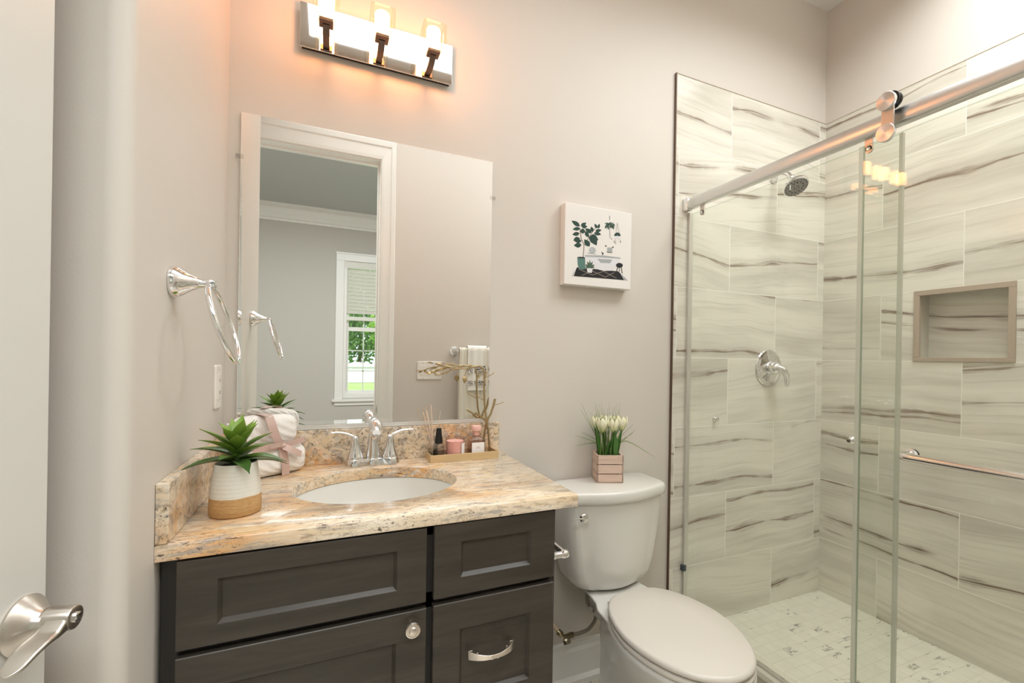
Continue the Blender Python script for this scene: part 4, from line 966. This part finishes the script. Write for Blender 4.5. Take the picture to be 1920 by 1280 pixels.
loft(b, [tank_ring(.207, -.020, -.230, .034, .050, .7008), tank_ring(.214, -.014, -.240, .036, .052, .706), tank_ring(.216, -.012, -.243, .036, .053, .715), tank_ring(.216, -.012, -.243, .036, .053, .735), tank_ring(.212, -.015, -.239, .036, .052, .743), tank_ring(.203, -.021, -.231, .034, .048, .745)])
obj('tank_lid', b, PORC, to_, smooth=60)
b = new(); lathe(b, [(.0165, 0), (.0170, .002), (.0160, .007), (.013, .010), (.002, .0108)], (1.068, -.2205, .668), (0, -1, 0), 30); obj('flush_lever', b, CHROME, to_, smooth=40)
fl = bpy.data.objects['flush_lever']
b = new(); box(b, 1.020, 1.066, -.2315, -.2265, .6665, .6715); obj('lever_arm', b, CHROME, fl, bevel=.001)
b = new(); lathe(b, [(.017, 0), (.017, .018), (.012, .024), (.012, .034)], (1.158, -.105, .376), (0, 0, -1), 6); obj('fill_nut', b, M('grey_plastic_nut', lin(180, 178, 172), .5), to_)
# ---- shutoff valve and braided hose
sv = thing('shutoff_valve', (1.06, 0, .21), 'brass and chrome shutoff valve with a curved braided hose to the tank', 'valve')
BRAID = M('braided_steel', lin(150, 142, 130), .4, .7); t = NT(BRAID); w_ = t.n('TexVoronoi', Vector=t.coord(), Scale=420.0); t.bump(w_.outputs[0], .8, .002)
b = new(); tube(b, [(1.045, -.0005, .225), (1.055, -.035, .205), (1.066, -.055, .192)], .0075, 14); obj('stub_pipe', b, M('beige_pex_pipe', lin(214, 190, 156), .5), sv, smooth=50)
b = new(); lathe(b, [(.021, 0), (.020, .004), (.009, .007)], (1.045, -.0005, .225), (0, -1, 0), 28); obj('escutcheon', b, CHROME, sv, smooth=40)
b = new(); lathe(b, [(.010, -.012), (.012, -.010), (.012, .006), (.009, .010)], (1.070, -.060, .186), (.5, -.6, -.4), 18); tube(b, [(1.080, -.068, .176), (1.118, -.068, .176)], .0085, 12); lathe(b, [(.011, 0), (.011, .014), (.009, .018)], (1.104, -.068, .176), (1, 0, 0), 6)
obj('valve_body', b, M('brass_chrome', lin(168, 156, 128), .25, 1), sv, smooth=40)
b = new(); lathe(b, [(.009, 0), (.014, .004), (.014, .018), (.010, .020)], (1.090, -.072, .172), (.15, -.4, -1), 6, sx=1.2, sy=.7); obj('valve_handle', b, M('valve_handle_metal', lin(190, 182, 160), .3, 1), sv, bevel=.001)
b = new(); tube(b, spline([(1.118, -.068, .176), (1.150, -.070, .176), (1.185, -.074, .186), (1.208, -.080, .218), (1.200, -.088, .256), (1.172, -.096, .284), (1.158, -.104, .312), (1.158, -.105, .344)], 8), .0068, 14); obj('braided_hose', b, BRAID, sv, smooth=60)
b = new(); tube(b, [(1.168, -.098, .290), (1.186, -.092, .272)], .0080, 14); obj('crimp_sleeve', b, ALU, sv, smooth=40)
# ---- toilet paper holder on the side of the vanity
tp = thing('toilet_paper_holder', (.793, -.44, .69), 'chrome toilet paper holder on the side of the vanity', 'paper holder')
for y in (-.505, -.365):
    b = new(); lathe(b, [(.022, 0), (.022, .004), (.012, .014), (.009, .026), (.0085, .042), (.011, .047), (.012, .056), (.008, .062), (.002, .063)], (.7935, y, .692), (1, 0, 0), 26); obj('holder_post', b, CHROME, tp, smooth=40)
b = new(); tube(b, [(.846, -.505, .692), (.846, -.365, .692)], .0085, 16); obj('roller', b, CHROME, tp, smooth=40)

# ---- flower box with tulips
fa_ = math.radians(-21); fc = Vector((1.252, -.0795, .7453)); fd = Vector((math.cos(fa_), math.sin(fa_), 0)); fn_ = Vector((-math.sin(fa_), math.cos(fa_), 0))
fb = thing('flower_box', fc, 'small whitewashed wooden crate of white tulips on the toilet tank', 'flower box')
def FP(u, v, z): return fc+fd*u+fn_*v+Vector((0, 0, z))
PW = M('whitewashed_wood', lin(222, 196, 176), .6); t = NT(PW); t.to(t.mix(t.ramp(t.noise(t.coord((4, 4, 60)), 3, 4), [(.35, 0.0), (.7, .8)]), lin(226, 200, 182), lin(204, 174, 152)), 'Base Color')
def fbox(b, u0, u1, v0, v1, z0, z1):
    for v in box(b, u0, u1, v0, v1, z0, z1): v.co = FP(*v.co)
hw = .050; b = new(); fbox(b, -hw, hw, -hw, hw, .0003, .006)
for z0, z1 in ((.001, .0325), (.0355, .0675), (.0705, .103)):
    fbox(b, -hw, hw, -hw, -hw+.006, z0, z1); fbox(b, -hw, hw, hw-.006, hw, z0, z1); fbox(b, -hw, -hw+.006, -hw, hw, z0, z1); fbox(b, hw-.006, hw, -hw, hw, z0, z1)
for u in (-1, 1):
    for v in (-1, 1): fbox(b, u*(hw-.010)-.004, u*(hw-.010)+.004, v*(hw-.010)-.004, v*(hw-.010)+.004, .001, .102)
obj('wooden_crate', b, PW, fb, bevel=.0006)
b = new(); fbox(b, -hw+.007, hw-.007, -hw+.007, hw-.007, .006, .085); obj('soil', b, SOIL, fb)
def bladem():
    m = M('grass_blade', lin(86, 116, 52), .5); t = NT(m); t.to(t.mix(t.noise(t.coord(), 14, 2), lin(60, 88, 38), lin(146, 170, 92)), 'Base Color'); return m
BLD = bladem(); rnd = random.Random(5)
def blade(b, P, w):
    P = spline(P, 4); rings = []
    for i, p in enumerate(P):
        s = i/(len(P)-1); d = (P[min(i+1, len(P)-1)]-P[max(i-1, 0)]).normalized(); sd = d.cross(Vector((.35, -1, .1))).normalized(); k = w*(.55+.9*s)*(1-s**2.2)+.0003
        nn = d.cross(sd)*(.0004)
        rings.append([p+sd*k, p+nn, p-sd*k, p-nn])
    loft(b, rings)
def grow(u, v, tu, tv, h, droop=0): # u,v root; tu,tv tip offset; h tip height
    r = FP(u, v, .083); e = FP(u+tu, v+tv, .083+h); m1 = r.lerp(e, .45)+Vector((0, 0, .014+abs(droop))); return [r, r.lerp(m1, .5)+Vector((0, 0, .004)), m1, e]
b = new()
for k in range(46):
    u, v = rnd.uniform(-.035, .035), rnd.uniform(-.035, .035)
    blade(b, grow(u, v, u*rnd.uniform(.2, 1.3)+rnd.uniform(-.012, .012), v*.5, rnd.uniform(.09, .185)), rnd.uniform(.0012, .0021))
for tu, tv, h, dr_ in ((-.088, -.01, .212, 0), (-.096, 0, .185, 0), (-.064, .01, .214, 0), (-.050, -.02, .200, 0), (-.058, .0, .206, 0), (-.030, .01, .210, 0), (-.004, -.01, .212, 0), (.006, .01, .196, 0), (.020, .0, .212, 0), (.040, -.01, .216, 0), (.036, .01, .200, 0),
                      (-.128, -.01, .088, .012), (-.134, -.02, .050, .022), (.196, -.01, .008, .050), (.104, .0, .128, 0), (.086, -.02, .112, .0), (.066, -.01, .120, .0), (.020, -.045, .030, .035), (.095, .01, .095, .005), (-.10, -.02, .10, .01)):
    blade(b, grow(rnd.uniform(-.02, .02), rnd.uniform(-.02, .02), tu, tv, h, dr_), .0019 if h < .1 else .0014)
obj('grass_blades', b, BLD, fb, smooth=60)['kind'] = 'stuff'
BLF = M('tulip_leaf', lin(70, 112, 48), .45)
for (u, v, tu, h, w) in ((-.020, -.030, .060, .125, .010), (.026, -.028, -.006, .120, .014), (-.03, -.02, -.022, .140, .010), (.030, -.01, .022, .130, .012), (.008, -.03, .006, .100, .010), (-.012, .0, -.010, .125, .010)):
    b = new(); P = spline(grow(u, v, tu, -.008, h), 4); rings = []
    for i, p in enumerate(P):
        s = i/(len(P)-1); d = (P[min(i+1, len(P)-1)]-P[max(i-1, 0)]).normalized(); sd = d.cross(Vector((.3, -1, .1))).normalized(); k = w*math.sin(PI*min(1, s*.85+.12))*(1-s**6)+.0004; nn = sd.cross(d)*.0012
        rings.append([p+sd*k-nn*3*0, p+nn*.6+sd*0, p-sd*k, p-nn])
    loft(b, rings); obj('tulip_leaf', b, BLF, fb, smooth=60)
def petm():
    m = M('tulip_petal', lin(244, 240, 206), .5, Subsurface_Weight=.15); t = NT(m); g = t.n('SeparateXYZ', i0=t.n('TexCoord').outputs['Object']).outputs[2]
    t.to(t.mix(t.n('MapRange', i0=g, i1=.186, i2=.215).outputs[0], lin(196, 206, 128), lin(247, 243, 212)), 'Base Color'); m.node_tree.nodes['Principled BSDF'].inputs['Subsurface Radius'].default_value = (.004, .003, .001); return m
PET = petm()
for k, (u, v, z, s) in enumerate(((-.026, -.020, .186, 1.42), (.014, -.026, .188, 1.30), (.050, -.012, .192, 1.38), (-.006, .020, .198, 1.25), (.032, .024, .198, 1.2), (-.046, .014, .196, 1.2))):
    c_ = FP(u, v, z); t0 = None
    b = new(); tube(b, [FP(u*.7, v*.7, .084), FP(u*.9, v*.9, .14), c_+Vector((0, 0, -.001))], .0022, 8); st = obj('tulip_stem', b, BLF, fb, smooth=60)
    for j in range(6):
        b = new(); az = j*PI/3+k*.7; inr = (j % 2)*.0018; rings = []
        for i in range(9):
            q = i/8; rad = (.0165*math.sin(PI*min(1, .06+q*.66))**.75-inr)*s; zz = .040*q*s; wd_ = .70*math.sin(PI*(.10+q*.84))**.7
            if q == 1: wd_ = .06
            row = []
            for a_ in range(5):
                an = az+wd_*(a_/4-.5)*1.7; row.append(c_+Vector((math.cos(an)*rad, math.sin(an)*rad, zz-.0015*abs(a_-2))))
            rings.append(row+[p*1 - Vector((math.cos(az), math.sin(az), 0))*.0007 for p in row[::-1]])
        loft(b, rings); obj('petal', b, PET, st, smooth=70)

# ---- shower hardware
rail = thing('shower_rail', (1.677, -.75, 1.88), 'brushed aluminium shower header rail running from the back wall', 'shower rail')
b = new(); RZ = 1.880
sec = [(1.664+.012*(1-abs(math.cos(q)))*0+.0125-.0125*abs(math.sin(q))**.6*1.0, RZ-.0235*math.cos(q)) for q in [PI*i/14 for i in range(15)]]
sec = sec+[(1.690, RZ+.0235), (1.690, RZ-.0235)]
loft(b, [[(x, y, z) for x, z in sec] for y in (-.012, YF+.001)]); obj('header_bar', b, ALU, rail, smooth=50)
b = new(); box(b, 1.661, 1.693, -.036, -.0095, RZ-.027, RZ+.027); obj('wall_bracket', b, CHROME, rail, bevel=.003, seg=3)
for y in (-.100, -.755):
    b = new(); box(b, 1.6835, 1.6895, y-.011, y+.011, 1.822, 1.858); lathe(b, [(.011, 0), (.011, .006)], (1.6835, y, 1.826), (1, 0, 0), 24); hgr = obj('glass_clamp', b, NICKEL, rail, bevel=.0008)
    b = new(); lathe(b, [(.006, 0), (.006, .002), (.0045, .004), (.002, .0042)], (1.6835, y, 1.827), (-1, 0, 0), 20); obj('clamp_screw', b, CHROME, hgr, smooth=40)
fg = thing('fixed_glass_panel', (1.70, -.42, .12), 'fixed clear glass shower panel meeting the back wall tile', 'glass panel')
GT = 1.842
b = new(); box(b, 1.696, 1.704, -.828, -.014, .122, GT); o = obj('glass_pane', b, [GLASS, GEDGE], fg)
for f in o.data.polygons: f.material_index = 0 if abs(f.normal.x) > .5 else 1
b = new(); box(b, 1.6945, 1.7055, -.838, -.8285, .122, GT); obj('edge_seal', b, SEAL, fg, bevel=.001)
JM = M('light_aluminium_jamb', lin(214, 212, 204), .25, .5)
b = new(); box(b, 1.690, 1.710, -.022, -.0095, .120, RZ-.03); obj('wall_channel', b, JM, fg, bevel=.001)
b = new(); box(b, 1.688, 1.712, -.84, -.0095, .1185, .1215); box(b, 1.640, 1.664, YF+.001, -.0095, .1185, .1225); box(b, 1.690, 1.694, -.84, -.01, .12, .132); obj('bottom_track', b, ALU, fg)
b = new(); box(b, 1.680, 1.6955, -.030, -.0095, .296, .320); lathe(b, [(.004, 0), (.004, .002)], (1.680, -.020, .308), (-1, 0, 0), 12); obj('corner_bumper', b, RUBBER, fg, bevel=.002)
DX = 1.650
gd = thing('sliding_glass_door', (DX, -1.12, .13), 'sliding clear glass shower door with horizontal bar handle', 'shower door')
DG0, DGT = -1.490, 1.824
b = new(); box(b, DX-.004, DX+.004, DG0, -.764, .130, DGT); o = obj('glass_pane', b, [GLASS, GEDGE], gd)
for f in o.data.polygons: f.material_index = 0 if abs(f.normal.x) > .5 else 1
b = new(); box(b, DX-.0055, DX+.0055, -.7637, -.752, .130, DGT); obj('edge_seal', b, SEAL, gd, bevel=.001)
BRUSH = M('radial_brushed_disc', lin(228, 228, 228), .27, 1, Anisotropic=.8)
t = NT(BRUSH); tg_ = t.n('Tangent'); tg_.direction_type = 'RADIAL'; tg_.axis = 'X'; t.to(tg_.outputs[0], 'Tangent')
for y in (-.829, -1.40):
    b = new(); box(b, DX-.013, DX-.008, y-.0155, y+.0155, 1.815, 1.915); rl = obj('roller_hanger', b, NICKEL, gd, bevel=.001)
    for z in (1.915, 1.829):
        b = new(); lathe(b, [(.0235, 0), (.0240, .001), (.0240, .0095), (.0228, .011), (.0005, .0112)], (DX-.013, y, z), (-1, 0, 0), 48); obj('brushed_disc', b, BRUSH, rl, smooth=30, org=None)
    b = new(); lathe(b, [(.008, 0), (.008, .006), (.0225, .007), (.0225, .010), (.0195, .012), (.0195, .018), (.0225, .020), (.0225, .024), (.004, .025)], (DX-.008, y, 1.9235), (1, 0, 0), 40); obj('roller_wheel', b, BLACK, rl, smooth=40)
    b = new(); lathe(b, [(.014, 0), (.014, .006)], (DX-.0085+.0001, y, 1.829), (1, 0, 0), 24); obj('gasket', b, BLACK, rl)
# bar handle outside the door
BX, BZ = DX-.052, .973; b = new()
P = spline([(DX-.0045, -.895, BZ), (BX+.016, -.895, BZ), (BX+.004, -.899, BZ), (BX, -.912, BZ), (BX, -.94, BZ)], 6)+[Vector((BX, -1.38, BZ))]+spline([(BX, -1.40, BZ), (BX+.004, -1.415, BZ), (BX+.016, -1.42, BZ), (DX-.0045, -1.42, BZ)], 6)
tube(b, P, .0105, 20); obj('bar_handle', b, M('brushed_handle', lin(232, 228, 222), .16, 1), gd, smooth=50)
for y in (-.895, -1.42):
    b = new(); lathe(b, [(.0155, 0), (.0155, .004), (.011, .006)], (DX-.0045, y, BZ), (-1, 0, 0), 28); obj('handle_collar', b, CHROME, gd, smooth=40)
    b = new(); lathe(b, [(.014, 0), (.014, .005), (.009, .008), (.003, .009)], (DX+.0045, y, BZ), (1, 0, 0), 28); obj('inner_cap', b, CHROME, gd, smooth=40)
b = new(); lathe(b, [(.006, 0), (.006, .008), (.0105, .013), (.0125, .020), (.0105, .027), (.003, .031)], (1.704, -.700, .974), (1, 0, 0), 28); kb = tag(obj('glass_knob', b, CHROME, None, smooth=50, org=(1.704, -.700, .974)), 'small round chrome knob fixed through the stationary shower glass', 'knob')
b = new(); lathe(b, [(.013, 0), (.013, .003), (.007, .006), (.007, .010), (.0095, .013), (.0095, .018), (.004, .021)], (1.865, -.0092, .947), (0, -1, 0), 28); tag(obj('wall_stud', b, CHROME, None, smooth=50, org=(1.865, -.0092, .947)), 'tiny round chrome stud on the back shower wall below valve level', 'stud')
# shower head
sh = thing('overhead_shower', (2.215, -.009, 2.098), 'chrome multi spray shower head on the back wall of the shower', 'shower')
b = new(); lathe(b, [(.030, 0), (.030, .003), (.024, .008), (.012, .011)], (2.215, -.0092, 2.098), (0, -1, 0), 32); obj('wall_flange', b, CHROME, sh, smooth=40)
b = new(); tube(b, spline([(2.215, -.012, 2.098), (2.215, -.040, 2.104), (2.213, -.072, 2.098), (2.210, -.098, 2.078), (2.208, -.110, 2.060)], 7), .0105, 18); obj('shower_arm', b, CHROME, sh, smooth=50)
hd_ = Vector((-.12, -.50, -.86)).normalized(); ho = Vector((2.207, -.114, 2.056)); b = new()
lathe(b, [(.013, -.010), (.016, -.006), (.016, .004), (.013, .008), (.015, .014), (.024, .026), (.040, .037), (.052, .043), (.0555, .049), (.0555, .056), (.052, .060), (.002, .0605)], ho, hd_, 48); obj('head_body', b, CHROME, sh, smooth=40)
b = new(); lathe(b, [(.0505, .0600), (.0495, .0625), (.036, .0625), (.035, .0610), (.020, .0612), (.019, .0625), (.001, .0630)], ho, hd_, 48); obj('spray_face', b, M('grey_spray_face', lin(150, 150, 146), .4), sh, smooth=30)
b = new(); _, fu_, fv_ = frame_of(hd_)
for rr_, k in ((.0450, 20), (.0290, 12), (.010, 6)):
    for i in range(k):
        q = 2*PI*i/k; lathe(b, [(.0028, .060), (.0020, .0655), (.0006, .066)], ho+(fu_*math.cos(q)+fv_*math.sin(q))*rr_, hd_, 8)
obj('spray_nozzles', b, M('dark_nozzle', lin(60, 58, 55), .5), sh)
b = new(); tube(b, [ho+hd_*.052+Vector((-.05, -.012, -.012)), ho+hd_*.058+Vector((-.062, -.018, -.028))], .0035, 10); obj('selector_tab', b, CHROME, sh, smooth=50)
# valve
sc = Vector((2.203, -.0092, 1.178))
va = thing('shower_valve', sc, 'round chrome shower mixer valve with a drooping lever handle', 'shower valve')
b = new(); lathe(b, [(.088, 0), (.088, .003), (.084, .007), (.070, .010), (.066, .008), (.040, .012), (.030, .014), (.030, .020)], sc, (0, -1, 0), 56); obj('valve_plate', b, CHROME, va, smooth=30)
b = new(); lathe(b, [(.031, .018), (.030, .040), (.026, .055), (.018, .064), (.004, .067)], sc, (0, -1, 0), 36); hn = obj('valve_hub', b, CHROME, va, smooth=40)
b = new(); P = spline([sc+Vector((.004, -.050, .004)), sc+Vector((.020, -.068, -.008)), sc+Vector((.036, -.072, -.034)), sc+Vector((.046, -.066, -.066)), sc+Vector((.050, -.062, -.084))], 6)
tube(b, P, lerps([.023, .023, .019, .0145, .010], len(P)), 18, sx=.7); obj('lever', b, CHROME, hn, smooth=60)
